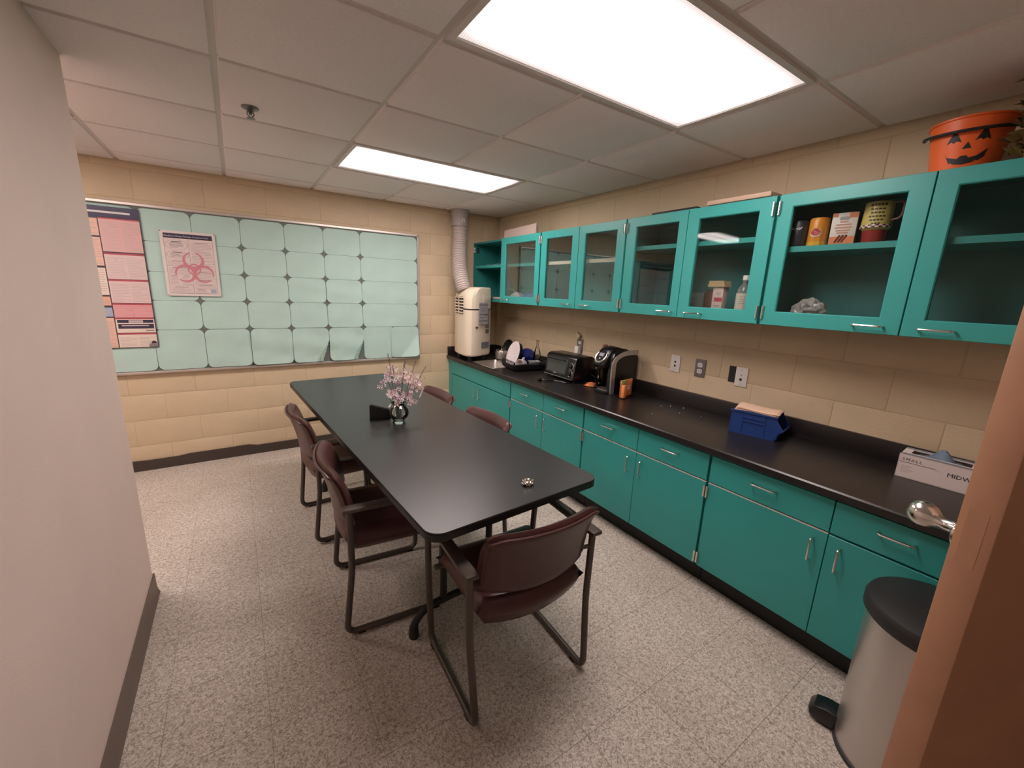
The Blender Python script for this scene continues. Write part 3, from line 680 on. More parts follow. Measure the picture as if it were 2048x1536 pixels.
for sy in (-1, 1):
    yy = sy * .80
    lg = nb(M_BLACKM).tube(fillet([(-.265, yy, .012), (-.262, yy, .075), (-.20, yy, .125), (.20, yy, .125), (.262, yy, .075), (.265, yy, .012)], .06, 6), .0165, 12).obj('foot_bar', tc_)
    for sx in (-1, 1):
        nb(M_BLACKM).lathe([(.021, 0), (.022, .004), (.02, .05), (.0175, .055)], (sx * .265, yy, 0), 14).obj('rubber_foot', lg)
        nb(M_BLACKM).tube([(sx * .12, yy, .125), (sx * .12, yy, TZ - .036)], .0155, 12).obj('leg', tc_)
    nb(M_BLACKM).tube([(-.29, yy, TZ - .05), (.29, yy, TZ - .05)], .014, 10).obj('cross_bar', tc_)
    nb(M_BLACKM).tube([(-.115, yy, .56), (-.07, yy - sy * .10, TZ - .036)], .008, 8).tube([(.115, yy, .56), (.07, yy - sy * .10, TZ - .036)], .008, 8).obj('brace', tc_)

# ================================================================== CHAIRS
def make_chair():
    t = link('guest_chair', None)
    for s_ in (-1, 1):
        x = s_ * .243; xo = s_ * .262
        pth = [(xo, .160, .605), (xo, .165, .55), (x + s_ * .012, .175, .30), (x, .18, .0145), (x, -.255, .0145), (x + s_ * .012, -.222, .33), (xo, -.222, .605)]
        f = nb(M_FRAME).tube(fillet(pth, .05, 6), .0135, 12).obj('side_frame', t)
        a = nb(M_FRAME)
        prof = [(xo - .022, -.25), (xo + .022, -.25), (xo + .024, -.235), (xo + .021, .145), (xo + .012, .18), (xo - .012, .18), (xo - .021, .145), (xo - .024, -.235)]
        a.prism(prof, .604, .622, 'z', bev=.005); a.obj('armrest', t)
        for yg in (-.21, .13): nb(M_BLACKM).box(x - .012, x + .012, yg, yg + .03, 0, .004).obj('glide', f, smooth=False)
    nb(M_FRAME).tube([(-.25, .12, .405), (.25, .12, .405)], .011, 10).obj('seat_bar', t)
    # seat cushion, rolled down at the front, scooped up at the rear
    nu, nv = 14, 14; top = []; 
    def seat(u, v, side):
        x = (u * 2 - 1) * .228; y = -.262 + v * .43
        e = min(1, (1 - abs(u * 2 - 1)) / .12); e = math.sqrt(max(0, 1 - (1 - e) ** 2))
        fr = min(1, (1 - v) / .16); fr = math.sqrt(max(0, 1 - (1 - fr) ** 2)); bk = min(1, v / .10); bk = math.sqrt(max(0, 1 - (1 - bk) ** 2))
        mid = .425 + .010 * (2 * u - 1) ** 2 - .02 * max(0, v - .8) / .2 + .008 * max(0, .22 - v) / .22 - (.018 * (1 - (2 * u - 1) ** 2) * min(e, fr, bk) if side < 0 else 0)
        th = .046 * min(e, fr, bk)
        if v < .3: y += .035 * (abs(2 * u - 1)) ** 2 * (1 - v / .3)
        return (x, y, mid + side * th + (.006 * math.sin(PI * u) * side * min(e, fr, bk)))
    b = nb(M_MAROON); b.grid(lambda u, v: seat(u, v, 1), nu, nv); b.grid(lambda u, v: seat(u, v, -1), nu, nv)
    bmesh.ops.remove_doubles(b.bm, verts=b.bm.verts[:], dist=.0008)
    b.obj('seat', t, ang=70)
    # backrest: padded panel bowed in plan, leaning back
    def back(u, v, side):
        x = (u * 2 - 1) * (.228 + .004 * v); z = .487 + v * .278
        e = min(1, (1 - abs(u * 2 - 1)) / .10); e = math.sqrt(max(0, 1 - (1 - e) ** 2))
        tt = min(1, (1 - v) / .10); tt = math.sqrt(max(0, 1 - (1 - tt) ** 2)); bt = min(1, v / .10); bt = math.sqrt(max(0, 1 - (1 - bt) ** 2))
        cr = max(0, v - .72) / .28; c2 = max(0, abs(2 * u - 1) - .72) / .28
        z -= .022 * (max(0, cr) * c2 ** 2) + .0
        z += .035 * (1 - v) * (abs(2 * u - 1) ** 2.2) * .9
        y = -.232 - .012 * v - .055 * v * v + .045 * (2 * u - 1) ** 2 - .012
        th = .023 * min(e, tt, bt)
        return (x, y + side * th, z)
    b = nb(M_MAROON); b.grid(lambda u, v: back(u, v, 1), 16, 14); b.grid(lambda u, v: back(u, v, -1), 16, 14)
    bmesh.ops.remove_doubles(b.bm, verts=b.bm.verts[:], dist=.0008)
    bo = b.obj('backrest', t, ang=75)
    pts = [back(i / 24, .955, -1) for i in range(1, 24)]; pts = [(x, y - .003, z - .004) for x, y, z in pts]
    pl = [back(.03, v / 10, -.6) for v in range(1, 10)]; pr_ = [back(.97, v / 10, -.6) for v in range(9, 0, -1)]
    nb(M_MAROON).tube(pl + pts + pr_, .0055, 8).obj('piping', bo)
    for s_ in (-1, 1): nb(M_FRAME).tube([(s_ * .258, -.222, .55), (s_ * .215, -.215, .55)], .008, 8).obj('back_bracket', t)
    return t
def copy_tree(o, parent=None):
    c = o.copy(); COL.objects.link(c); c.parent = parent
    for ch in list(o.children): copy_tree(ch, c)
    return c
chair0 = make_chair()
spots = [((.815, 1.222), -2.4, 'maroon vinyl sled chair at the end of the table by the foil scrap'),
         ((.552, 1.842), -95.2, 'maroon vinyl sled chair on the open floor side, nearer the foil scrap'),
         ((.517, 2.652), -87.7, 'maroon vinyl sled chair on the open floor side, next to the notice board wall'),
         ((.957, 2.055), 94, 'maroon vinyl sled chair on the cabinet side, nearer the foil scrap'),
         ((.915, 2.72), 94.5, 'maroon vinyl sled chair on the cabinet side, next to the sink cabinet')]
for i, ((x, y), a, lab) in enumerate(spots):
    o = chair0 if i == 0 else copy_tree(chair0)
    o.location = (x, y, 0); o.rotation_euler = (0, 0, math.radians(a)); tag(o, lab, 'chair', 'maroon chairs around the black table')

# ================================================================== ON THE TABLE
t = thing('flower_vase', 'clear round glass vase of pink artificial flowers on the black table', 'vase', (.697, 2.145, TZ))
vp = [(.030, .001), (.034, .004), (.033, .010), (.026, .017), (.036, .026), (.050, .043), (.055, .062), (.050, .082), (.036, .100), (.030, .108), (.035, .117), (.040, .121)]
vi = [(.037, .121), (.031, .115), (.026, .108), (.032, .099), (.046, .081), (.051, .062), (.046, .044), (.032, .028), (.012, .022)]
nb(M_CLEAR).lathe(vp + vi, n=32, cap0=True, cap1=True).obj('bowl', t)
rd = random.Random(11)
M_STEM = mat('stem_green', (.05, .085, .045), .6); M_PET = mat('petal_pink', (.80, .57, .63), .6, var=.15, vscale=60); M_PET2 = mat('petal_pale', (.84, .72, .73), .6); M_TWIG = mat('twig_mauve', (.20, .11, .11), .7)
nb(M_WHITE).tube([(-.03, .0, .10), (-.045, -.005, .112), (-.055, -.01, .100)], .006, 8).obj('ribbon', t)
def spray(top, blooms, tip, rb):
    base = Vector((rd.uniform(-.012, .012), rd.uniform(-.012, .012), .03)); top = Vector(top)
    mid = base.lerp(top, .5) + Vector((rd.uniform(-.01, .01), rd.uniform(-.01, .01), .01))
    neck = Vector((base.x * .8, base.y * .8, .11))
    pts = catmull([base, neck, mid, top], 5)
    o = nb(M_STEM).tube(pts, .0016, 6).obj('stem', t)
    if tip:
        q = nb(M_TWIG); d = (top - mid).normalized(); e_ = top + d * tip; q.tube([top, e_], [.0014, .0008], 5)
        for k in range(9):
            pp = top.lerp(e_, (k + 1) / 9.5); q.lathe([(.0001, -.004), (.0028, 0), (.0001, .005)], pp + Vector((rd.uniform(-.003, .003), rd.uniform(-.003, .003), 0)), 6, False, False)
        q.obj('bud_tip', o)
    for k in range(blooms):
        c = top + Vector((rd.gauss(0, rb), rd.gauss(0, rb), rd.uniform(-.035, .012)))
        pb = nb(M_PET if rd.random() < .65 else M_PET2); n_ = Vector((rd.gauss(0, 1), -1.0 + rd.gauss(0, .7), rd.gauss(.5, .7))).normalized()
        M_ = Matrix.Translation(c) @ n_.to_track_quat('Z', 'Y').to_matrix().to_4x4()
        R_ = rd.uniform(.012, .017)
        for j in range(5):
            a = 2 * PI * j / 5
            pet = [(R_ * rr_ * math.cos(a + da), R_ * rr_ * math.sin(a + da), R_ * zz) for rr_, da, zz in ((.12, 0, 0), (.65, -.42, .22), (1.0, -.22, .42), (1.0, .22, .42), (.65, .42, .22))]
            pb.M = M_; pb.poly(pet)
        pb.obj('blossom', o, smooth=False)
for top, n_, tip, rb in (((-.085, .0, .245), 6, 0, .012), ((-.07, .0, .275), 6, .0, .012), ((-.035, .02, .32), 8, .07, .014), ((-.015, .03, .30), 6, .02, .012), ((.0, -.02, .26), 9, 0, .018), ((.03, .0, .27), 7, .075, .014),
                         ((.045, .03, .285), 7, .06, .014), ((.085, .02, .27), 7, .075, .012), ((.13, .03, .235), 7, .085, .012), ((-.07, -.03, .195), 9, 0, .013), ((-.035, -.035, .175), 8, 0, .014), ((-.005, -.04, .155), 9, 0, .014),
                         ((.045, -.04, .150), 11, 0, .015), ((.055, -.02, .185), 8, 0, .015), ((.10, -.02, .205), 6, 0, .012), ((-.01, -.02, .20), 6, 0, .014), ((.075, -.01, .24), 7, 0, .014)):
    spray(top, n_, tip, rb)
q = nb(M_STEM)
for k in range(26):
    a = rd.uniform(0, 2 * PI); r0 = rd.uniform(.01, .06); z = rd.uniform(.115, .25); c = Vector((r0 * math.cos(a), r0 * math.sin(a), z)); L_ = rd.uniform(.02, .035)
    d = Vector((math.cos(a), math.sin(a), rd.uniform(-.2, .9))).normalized(); s_ = d.cross(Vector((0, 0, 1))).normalized() * L_ * .22
    q.poly([c, c + d * L_ * .5 + s_, c + d * L_, c + d * L_ * .5 - s_])
q.obj('foliage', t, smooth=False)
q = nb(M_PET2)
for k in range(6):
    c = Vector((.105 + .004 * k, -.04, .145 + .009 * k)); q.poly([c, c + Vector((.010, .002, .006)), c + Vector((.008, 0, .014)), c + Vector((-.003, 0, .008))])
q.obj('fallen_petal', t, smooth=False)
t = thing('napkin_holder', 'black slanted open holder behind the flower vase', 'holder', (.632, 2.285, TZ), math.radians(-14))
b = nb(M_BLACKM); th = .005
b.prism([(-.055, .0), (.055, .0), (.062, .052), (-.045, .086)], -.03, -.025, 'y'); b.prism([(-.055, .0), (.055, .0), (.062, .040), (-.045, .075)], .03, .035, 'y')
b.prism([(-.03, 0), (.035, 0), (.035, .075), (-.03, .086)], -.055, -.047, 'x'); b.prism([(-.03, 0), (.035, 0), (.035, .04), (-.03, .052)], .052, .058, 'x'); b.box(-.055, .055, -.03, .035, 0, .006)
b.obj('tray', t, smooth=False)
b = nb(M_CHROME); rd = random.Random(5)
t_ = bmesh.new(); bmesh.ops.create_icosphere(t_, subdivisions=3, radius=1)
for v in t_.verts: v.co = Vector((v.co.x * .027 * rd.uniform(.6, 1.15), v.co.y * .022 * rd.uniform(.6, 1.15), max(0, .011 + v.co.z * .012 * rd.uniform(.5, 1.5))))
t_.verts.index_update(); b._add([v.co for v in t_.verts], [[v.index for v in f.verts] for f in t_.faces]); t_.free()
o = b.obj('foil_scrap', smooth=False); o.location = (.893, 1.19, TZ); tag(o, 'crumpled scrap of silver foil on the black table', 'foil')

# ================================================================== ON THE WORKTOP
# glass jar and dark pan behind the sink
t = thing('frying_pan', 'dark frying pan leaning at the block wall behind the metal pot', 'pan', (2.452, 3.70, CT + .006), 0)
nb(M_BLACKM, T(.0, 0, .088) @ Matrix.Rotation(math.radians(-78), 4, 'Y')).lathe([(.07, .0), (.075, .004), (.098, .034), (.101, .036), (.097, .036), (.073, .007), (.0001, .005)], n=30, cap1=False).obj('pan_body', t)
nb(M_BLACKM).tube([(.0, -.09, .06), (.0, -.13, .035), (0.005, -.20, .012)], .008, 8).obj('handle', t)
t = thing('lidded_pot', 'small shiny metal pot with lid standing behind the sink', 'pot', (2.312, 3.655, CT))
nb(mat('pot_metal', (.55, .50, .45), .22, metal=.7)).lathe([(.055, 0), (.066, .006), (.068, .05), (.064, .088), (.060, .095), (.058, .094), (.062, .086), (.0655, .05), (.063, .008), (.0001, .005)], n=30, cap1=False).obj('pot_body', t)
nb(M_CHROME).lathe([(.061, .096), (.055, .102), (.02, .108), (.006, .110), (.006, .122), (.012, .128), (.006, .135)], n=24).obj('lid', t)
# dish rack
t = thing('dish_rack', 'black plastic dish rack holding plates and bowls', 'dish rack', (2.225, 3.115, CT + .0045), math.radians(-8))
b = nb(M_BLACKM)
def rk(hx, hy, z, r): return [(x, y, z) for x, y in rrect(-hx, hx, -hy, hy, r)]
b.loft([rk(.155, .13, .0, .03), rk(.165, .14, .008, .035), rk(.18, .157, .05, .04), rk(.183, .16, .054, .04), rk(.175, .152, .054, .04), rk(.16, .135, .014, .035), rk(.10, .07, .012, .03)])
b.obj('tray', t)
for k in range(10):
    y = -.125 + k * .027
    nb(M_BLACKM).tube(fillet([(-.168, y, .012), (-.176, y, .082), (-.168, y, .085), (-.150, y, .02)], .01, 3), .003, 6).obj('prong', t)
nb(M_BLACKM).tube(fillet([(-.18, -.152, .055), (.18, -.157, .07), (.183, .157, .07), (-.18, .155, .055)], .04, 5), .006, 8).obj('rim_wire', t)
cx_ = Matrix.Translation((2.085, 3.165, CT + .02))
M_PLATE = mat('white_glaze', (.70, .62, .64), .25)
pp = [(.0001, .0), (.055, .0), (.062, .004), (.099, .014), (.101, .016), (.097, .017), (.060, .008), (.0001, .006)]
o = nb(M_PLATE, T(0, 0, .128) @ Matrix.Rotation(math.radians(-72), 4, 'Y') @ T(0, 0, -.008)).lathe([(r_ * 1.2, z) for r_, z in pp], n=36, cap0=False, cap1=False).obj('dinner_plate'); o.location = (2.138, 3.17, CT + .006); o.rotation_euler = (0, 0, math.radians(-8)); tag(o, 'white dinner plate standing upright in the dish rack', 'plate')
o = nb(M_BLACK, T(0, 0, .115) @ Matrix.Rotation(math.radians(-66), 4, 'Y')).lathe([(r_ * 1.1, z * 1.3) for r_, z in pp], n=32, cap0=False, cap1=False).obj('dark_plate'); o.location = (2.186, 3.182, CT + .005); o.rotation_euler = (0, 0, math.radians(-5)); tag(o, 'black plate in the dish rack behind the white plate', 'plate')
o = nb(M_NAVY, T(0, 0, .10) @ Matrix.Rotation(math.radians(-60), 4, 'Y') @ Matrix.Rotation(PI, 4, 'X')).lathe([(.03, .0), (.034, .006), (.06, .02), (.082, .045), (.090, .07), (.087, .07), (.078, .046), (.056, .024), (.0001, .012)], n=32, cap1=False).obj('navy_bowl'); o.location = (2.272, 3.15, CT + .027); o.rotation_euler = (0, 0, math.radians(50)); tag(o, 'dark blue glazed bowl upside down in the dish rack', 'bowl')
t = thing('white_mug', 'white mug lying on its side in the dish rack', 'mug', (2.140, 3.036, CT + .0615), math.radians(-60))
nb(M_PLATE, Matrix.Rotation(math.radians(80), 4, 'X')).lathe([(.0001, -.045), (.034, -.045), (.038, -.04), (.040, .045), (.037, .045), (.034, -.036), (.0001, -.038)], n=28, cap0=False, cap1=False).obj('cup', t)
nb(M_PLATE).tube([(.012, .02, .036), (.018, .018, .056), (.018, -.01, .058), (.012, -.02, .036)], .005, 8).obj('handle', t)
t = thing('glass_bottle', 'clear glass bottle standing in the dish rack by the toaster oven', 'bottle', (2.348, 3.080, CT + .0185))
nb(M_CLEAR).lathe([(.030, 0), (.034, .006), (.034, .12), (.027, .15), (.012, .19), (.010, .235), (.013, .238), (.013, .25), (.009, .25), (.008, .2), (.024, .15), (.031, .12), (.031, .008), (.0001, .006)], n=24, cap1=False).obj('bottle_body', t)
t = thing('food_tub', 'translucent grey food tub lying in the dish rack', 'tub', (2.266, 3.012, CT + .0185), math.radians(-8))
b = nb(mat('tub_grey', (.36, .37, .37), .25)); rt = lambda hx, hy, z: [(x, y, z) for x, y in rrect(-hx, hx, -hy, hy, .012)]
b.loft([rt(.038, .022, 0), rt(.048, .032, .06), rt(.053, .036, .062), rt(.053, .036, .066), rt(.045, .029, .064), rt(.036, .02, .006)]); b.obj('tub_body', t)
# toaster oven
t = thing('toaster_oven', 'black toaster oven with glass door and two knobs on the worktop', 'toaster oven', (2.205, 2.59, CT), math.radians(-1))
b = nb(M_BLACK); prof = [(.012, .018), (.0, .03), (.022, .188), (.035, .203), (.06, .212), (.19, .212), (.225, .195), (.24, .16), (.24, .018)]
b.prism(prof, -.192, .192, 'y', bev=.008); b.obj('shell', t, ang=40)
sl = math.atan2(.022, .158)
FM = T(0, 0, .03) @ Matrix.Rotation(sl, 4, 'Y')
d = nb(mat('oven_grey', (.035, .035, .035), .25), FM).box(-.006, .002, -.105, .175, .012, .150, .004).obj('oven_door', t)
nb(mat('oven_window', (.060, .062, .055), .12), FM).box(-.0075, -.005, -.085, .155, .028, .130).obj('window', d, smooth=False)
nb(M_BLACK, FM).tube(fillet([(-.006, -.07, .138), (-.03, -.07, .138), (-.03, .14, .138), (-.006, .14, .138)], .012), .006, 8).obj('handle', d)
nb(mat('oven_badge', (.30, .30, .27), .4), FM).box(-.0085, -.0072, .02, .06, .020, .026).obj('badge', d, smooth=False)
for z in (.045, .105):
    k_ = nb(M_BLACK, FM @ T(-.002, -.148, z) @ Matrix.Rotation(-PI / 2, 4, 'Y')).lathe([(.026, 0), (.026, .003), (.021, .004), (.019, .018), (.016, .02)], n=24).obj('knob', t)
    nb(M_ALU, FM @ T(-.004, -.148, z) @ Matrix.Rotation(-PI / 2, 4, 'Y')).lathe([(.0265, .0), (.0285, .001), (.0265, .004)], n=24, cap0=False, cap1=False).obj('knob_ring', k_)
nb(M_CHROME, FM).box(-.006, -.002, -.185, .185, -.004, .0).obj('trim_strip', t, smooth=False)
nb(M_CHROME, FM).tube([(-.004, -.181, .02), (-.004, -.181, .14)], .002, 6).obj('trim_edge', t)
for x, y in ((.03, -.17), (.03, .17), (.21, -.17), (.21, .17)): nb(M_BLACKM).lathe([(.012, 0), (.012, .02)], (x, y, 0), 12).obj('foot', t)
nb(M_BLACK).tube(catmull([Vector(p) for p in ((.2, -.19, .06), (.22, -.24, .012), (.05, -.185, .006), (-.03, -.16, .005), (-.08, -.05, .006), (-.14, -.03, .008), (-.17, .01, .009))], 8), .004, 8).box(-.195, -.165, -.002, .022, 0, .02, .004).obj('power_cord', t)
# coffee maker
t = thing('coffee_maker', 'black and silver pod coffee maker with a small display on the worktop', 'coffee maker', (2.187, 2.10, CT), math.radians(-8))
b = nb(M_BLACK)
b.prism([(.115, .0), (.27, .0), (.275, .02), (.275, .27), (.255, .30), (.19, .325), (.12, .335), (.115, .335)], -.05, .075, 'y', bev=.006)
b.prism([(.032, .0), (.27, .0), (.275, .02), (.275, .268), (.255, .298), (.19, .318), (.10, .318), (.055, .295), (.036, .25)], -.088, -.045, 'y', bev=.006); b.obj('body', t, ang=40)
b = nb(M_BLACK)
b.prism([(.0, .185), (-.012, .20), (-.010, .222), (.045, .312), (.075, .332), (.13, .338), (.13, .185)], -.048, .078, 'y', bev=.012); b.obj('brew_head', t, ang=50)
b = nb(M_BLACK); b.prism(rrect(-.005, .13, -.085, .075, .045, 6), 0, .022, 'z', bev=.004); b.obj('base', t, ang=40)
nb(M_STEEL).prism(rrect(.01, .09, -.06, .05, .03, 5), .022, .030, 'z').obj('drip_tray', t, ang=40)
# silver U ring and display on the sloping face
nrm = Vector((-.090, 0, .055)).normalized()
xa = Vector((0, 1, 0)); zf = nrm; ya = zf.cross(xa); FMx = Matrix(((xa.x, ya.x, zf.x, .017), (xa.y, ya.y, zf.y, .015), (xa.z, ya.z, zf.z, .268), (0, 0, 0, 1)))
sgn = 1 if (FMx.to_3x3() @ Vector((0, 1, 0))).z > 0 else -1
nb(mat('silver_ring', (.72, .70, .69), .2, metal=.9), FMx).tube([(.054 * math.cos(a), sgn * .050 * math.sin(a), .004) for a in [PI - .55 + (PI + 1.1) * k / 24 for k in range(25)]], [.004 + .007 * math.sin(PI * k / 24) for k in range(25)], 10).obj('ring', t)
nb(M_BLACK, FMx).lathe([(.047, -.02), (.047, .004), (.043, .007)], n=28).obj('control_face', t)
nb(mat('display_grey', (.33, .33, .36), .2), FMx).box(-.024, .024, sgn * .012 - .013, sgn * .012 + .013, .007, .0085).obj('display', t, smooth=False)
nb(M_CHROME, FMx).lathe([(.006, .007), (.006, .009), (.003, .0105)], (0, -sgn * .020, 0), 14).obj('button', t)
sb = nb(mat('silver_band', (.50, .48, .47), .32, metal=.8)); pth = [(.050, .003), (.050, .20), (.056, .242), (.085, .276), (.15, .300), (.262, .305)]; wd_ = [.026, .026, .03, .032, .034, .03]
ring2 = []
ps = catmull([Vector((a, 0, c)) for a, c in pth], 6)
for i, p_ in enumerate(ps):
    tg = (ps[min(i + 1, len(ps) - 1)] - ps[max(i - 1, 0)]).normalized(); nn_ = Vector((-tg.z, 0, tg.x))
    ring2.append([(p_.x + nn_.x * .016, -.096, p_.z + nn_.z * .016), (p_.x - nn_.x * .016, -.096, p_.z - nn_.z * .016), (p_.x - nn_.x * .016, -.08, p_.z - nn_.z * .016), (p_.x + nn_.x * .016, -.08, p_.z + nn_.z * .016)])
sb.loft(ring2); sb.obj('side_band', t, ang=40)
nb(glass('smoky_plastic', (.45, .40, .38), 1.5)).box(.06, .25, .078, .125, .025, .27, .012).obj('water_tank', t)
nb(M_BLACK).box(.055, .26, .076, .128, .27, .285, .005).obj('tank_lid', t)
nb(M_WHITE).tube([(.062, .150, .225), (.058, .122, .205)], .003, 8).obj('stirrer_stick', t)  # white stirrer stick, attached to the water tank
nb(M_BLACK).box(.055, .26, .076, .128, .0, .024, .004).obj('tank_base', t)
# orange sweetener holder
t = thing('packet_holder', 'clear acrylic stand holding orange packets next to the coffee maker', 'packet holder', (2.275, 1.905, CT), math.radians(12))
nb(M_ACRYL).box(-.085, .085, -.022, .022, 0, .004).box(-.085, .085, .019, .022, 0.004, .11).obj('stand', t, smooth=False)
nb(mat('packet_orange', (.72, .20, .05), .45, var=.45, vscale=22)).box(-.078, .078, .006, .017, .006, .128, .003).obj('packet', t)
nb(mat('packet_bright', (.85, .30, .10), .45)).box(-.08, -.045, -.019, .004, .006, .098, .004).obj('packet', t)
nb(mat('packet_green', (.30, .38, .16), .5)).box(-.079, -.02, -.0, .0065, .095, .131, .002).obj('packet', t)
nb(mat('packet_label', (.60, .42, .40), .45)).box(.01, .05, .0048, .006, .05, .085).obj('label_patch', t, smooth=False)
# odds behind the toaster and coffee maker
o = nb(mat('terracotta', (.30, .075, .03), .4)).lathe([(.024, 0), (.025, .004), (.025, .24), (.021, .25), (.021, .315), (.019, .318)], n=24).obj('brown_bottle'); o.location = (2.448, 2.315, CT); tag(o, 'reddish brown bottle behind the coffee maker', 'bottle')
t = thing('snack_pouch', 'small orange snack pouch between toaster oven and coffee maker', 'pouch', (2.30, 2.292, CT), math.radians(30))
nb(mat('pouch_orange', (.62, .20, .07), .4, var=.3, vscale=30)).grid(lambda u, v: ((u - .5) * .11, (v - .5) * .075, .004 + .022 * (math.sin(PI * u) * math.sin(PI * v)) ** .6 + .002 * math.sin(20 * u + 9 * v)), 14, 10).obj('pouch_body', t, thick=.002)
nb(mat('pouch_red', (.40, .06, .05), .4)).box(-.055, .055, .03, .045, .006, .012, .002).obj('seal', t)
# wall plates
def plate(y, z, m, lab, kind):
    t = thing('wall_plate' if kind != 'outlet' else 'wall_outlet', lab, 'wall plate' if kind != 'outlet' else 'outlet', (XR, y, z))
    nb(m).box(-.006, -.0005, -.036, .036, -.058, .058, .003).obj('plate', t)
    for dz in (-.042, .042): nb(M_ALU).box(-.0072, -.0058, -.003, .003, dz - .003, dz + .003, .001).obj('screw', t)
    return t
t = plate(1.698, 1.055, M_WHITE, 'white wall plate with two jacks nearest the coffee maker', 'jack')
nb(M_BLACKM).box(-.008, -.005, -.006, .006, .006, .018).obj('jack', t, smooth=False); nb(M_BLACKM).box(-.008, -.005, -.006, .006, -.022, -.008).obj('jack', t, smooth=False)
t = plate(1.513, 1.055, mat('grey_plate', (.17, .15, .14), .45), 'grey duplex outlet between the two white wall plates', 'outlet')
for dz in (-.02, .02):
    s_ = nb(M_WHITE).prism([(p_[0], p_[1] + dz) for p_ in rrect(-.017, .017, -.014, .014, .009, 5)], -.008, -.0055, 'x').obj('socket', t)
    nb(M_BLACKM).box(-.0085, -.0075, -.009, -.006, dz - .003, dz + .006).box(-.0085, -.0075, .006, .009, dz - .003, dz + .006).box(-.0085, -.0075, -.0025, .0025, dz - .010, dz - .006).obj('slot', s_, smooth=False)
t = plate(1.243, 1.048, M_WHITE, 'white phone wall plate set off from a dark hole in the blocks', 'jack')
nb(M_BLACKM).box(-.008, -.005, -.007, .007, -.022, -.008).obj('jack', t, smooth=False); nb(M_ALU).lathe([(.006, 0), (.005, .004)], (-.0, 0, 0), 12).obj('stud', t).matrix_local = T(-.006, 0, .012) @ Matrix.Rotation(-PI / 2, 4, 'Y')
o = nb(M_BLACKM).box(.0002, .0017, -.028, .028, -.05, .05).obj('wall_box_hole', smooth=False); o.location = (XR, 1.295, 1.055); tag(o, 'dark cut-out in the block wall beside the phone plate', 'hole')
t = plate(2.662, 1.055, mat('grey_plate', (.17, .15, .14), .45), 'grey outlet with plugs above the toaster oven', 'outlet')
nb(M_WHITE).box(-.045, -.008, -.022, .024, -.075, -.005, .004).obj('plug_block', t)
nb(M_WHITE).prism([(p_[0], p_[1] + .025) for p_ in rrect(-.016, .016, -.013, .013, .009, 5)], -.009, -.0055, 'x').obj('socket', t)
o = nb(mat('tag_cream', (.62, .55, .36), .6), Matrix.Rotation(.5, 4, 'X')).box(-.03, -.008, -.025, .025, -.02, .02, .003).obj('air_freshener'); o.location = (XR - .001, 2.675, 1.14); tag(o, 'small cream tag stuck above the plugged outlet', 'tag')
# blue bin with paper
t = thing('storage_bin', 'blue plastic hopper storage bin on the worktop', 'bin', (2.222, 1.128, CT), math.atan2(-.235, .05))
LX = .242; DY = .16                         # local x along the front face, y towards the wall
b = nb(M_BLUE)
def side(y0, y1): b.prism([(0.006, .0), (LX - .03, 0), (LX - .012, .012), (LX - .008, .04), (LX + .012, .058), (LX + .012, .062), (LX - .02, .105), (LX - .03, .125), (0, .125)], y0, y1, 'y')
side(0, .004); side(DY - .004, DY); b.box(.0, .004, 0, DY, 0, .125); b.box(.003, LX - .02, 0, DY, .0, .004)
b.prism([(LX - .03, 0), (LX - .012, .012), (LX - .008, .04), (LX + .012, .058), (LX + .008, .058), (LX - .012, .042), (LX - .016, .014), (LX - .03, .004)], 0, DY, 'y')
b.obj('tub', t, smooth=False)
nb(M_BLUE).box(-.004, LX - .02, -.006, .001, .118, .128, .002).box(.0, LX - .03, -.004, 0, 0, .006).obj('rim', t)
for z in (.072, .092): nb(M_BLUE).box(.062, .165, -.005, 0, z, z + .004).obj('ledge', t, smooth=False)
for x in (.058, .165): nb(M_BLUE).box(x, x + .004, -.0035, 0, .006, .116).obj('rib', t, smooth=False)
t2 = thing('paper_stack', 'tan folded paper sheets lying in the blue bin', 'paper', (2.222, 1.128, CT), math.atan2(-.235, .05))
M_TAN = mat('tan_paper', (.72, .50, .36), .7)
for k in range(3):
    nb(M_TAN).grid(lambda u, v, k=k: (.012 + u * .205 + .004 * k, .008 + v * .14, .126 + .006 * k + .012 * math.sin(PI * v) + .004 * math.sin(4 * u + k)), 10, 8).obj('sheet', t2, thick=.0012)
# glove box
t = thing('glove_box', 'white box of small gloves with SMALL printed on it near the door', 'box', (2.30, .441, CT), math.atan2(-.2, .012))
b = nb(mat('box_white', (.70, .62, .59), .5)); L_ = .245; D_ = .125; Hh = .104
b.box(0, L_, 0, .003, 0, Hh).box(0, L_, D_ - .003, D_, 0, Hh).box(0, .003, 0, D_, 0, Hh).box(L_ - .003, L_, 0, D_, 0, Hh).box(0, L_, 0, D_, 0, .003).box(.0, L_, 0.0, .03, Hh - .003, Hh).box(0, L_, .095, D_, Hh - .003, Hh).box(0, .03, .03, .095, Hh - .003, Hh).box(L_ - .04, L_, .03, .095, Hh - .003, Hh)
b.obj('carton', t, smooth=False)
nb(mat('box_grey_blue', (.22, .27, .33), .5)).box(.004, L_ - .03, .004, .018, Hh, Hh + .0006).box(.004, L_ - .03, .1, .118, Hh, Hh + .0006).obj('print_band', t, smooth=False)
nb(mat('glove_blue', (.12, .17, .24), .6)).grid(lambda u, v: (.05 + u * .13, .03 + v * .06, Hh - .01 + .034 * math.sin(PI * u) ** 2 * math.sin(PI * v) * (1 + .5 * math.sin(9 * u + 5 * v))), 14, 8).obj('glove', t, thick=.001)
MX = lambda x, z: T(x, -.0008, z) @ Matrix.Rotation(PI / 2, 4, 'X')
text_obj('lettering', 'SMALL', .017, MX(.012, .076), INKD, t, spacing=1.35)
text_obj('lettering', 'MIDWEST', .024, MX(.148, .052), INKD, t, sx=1.0)
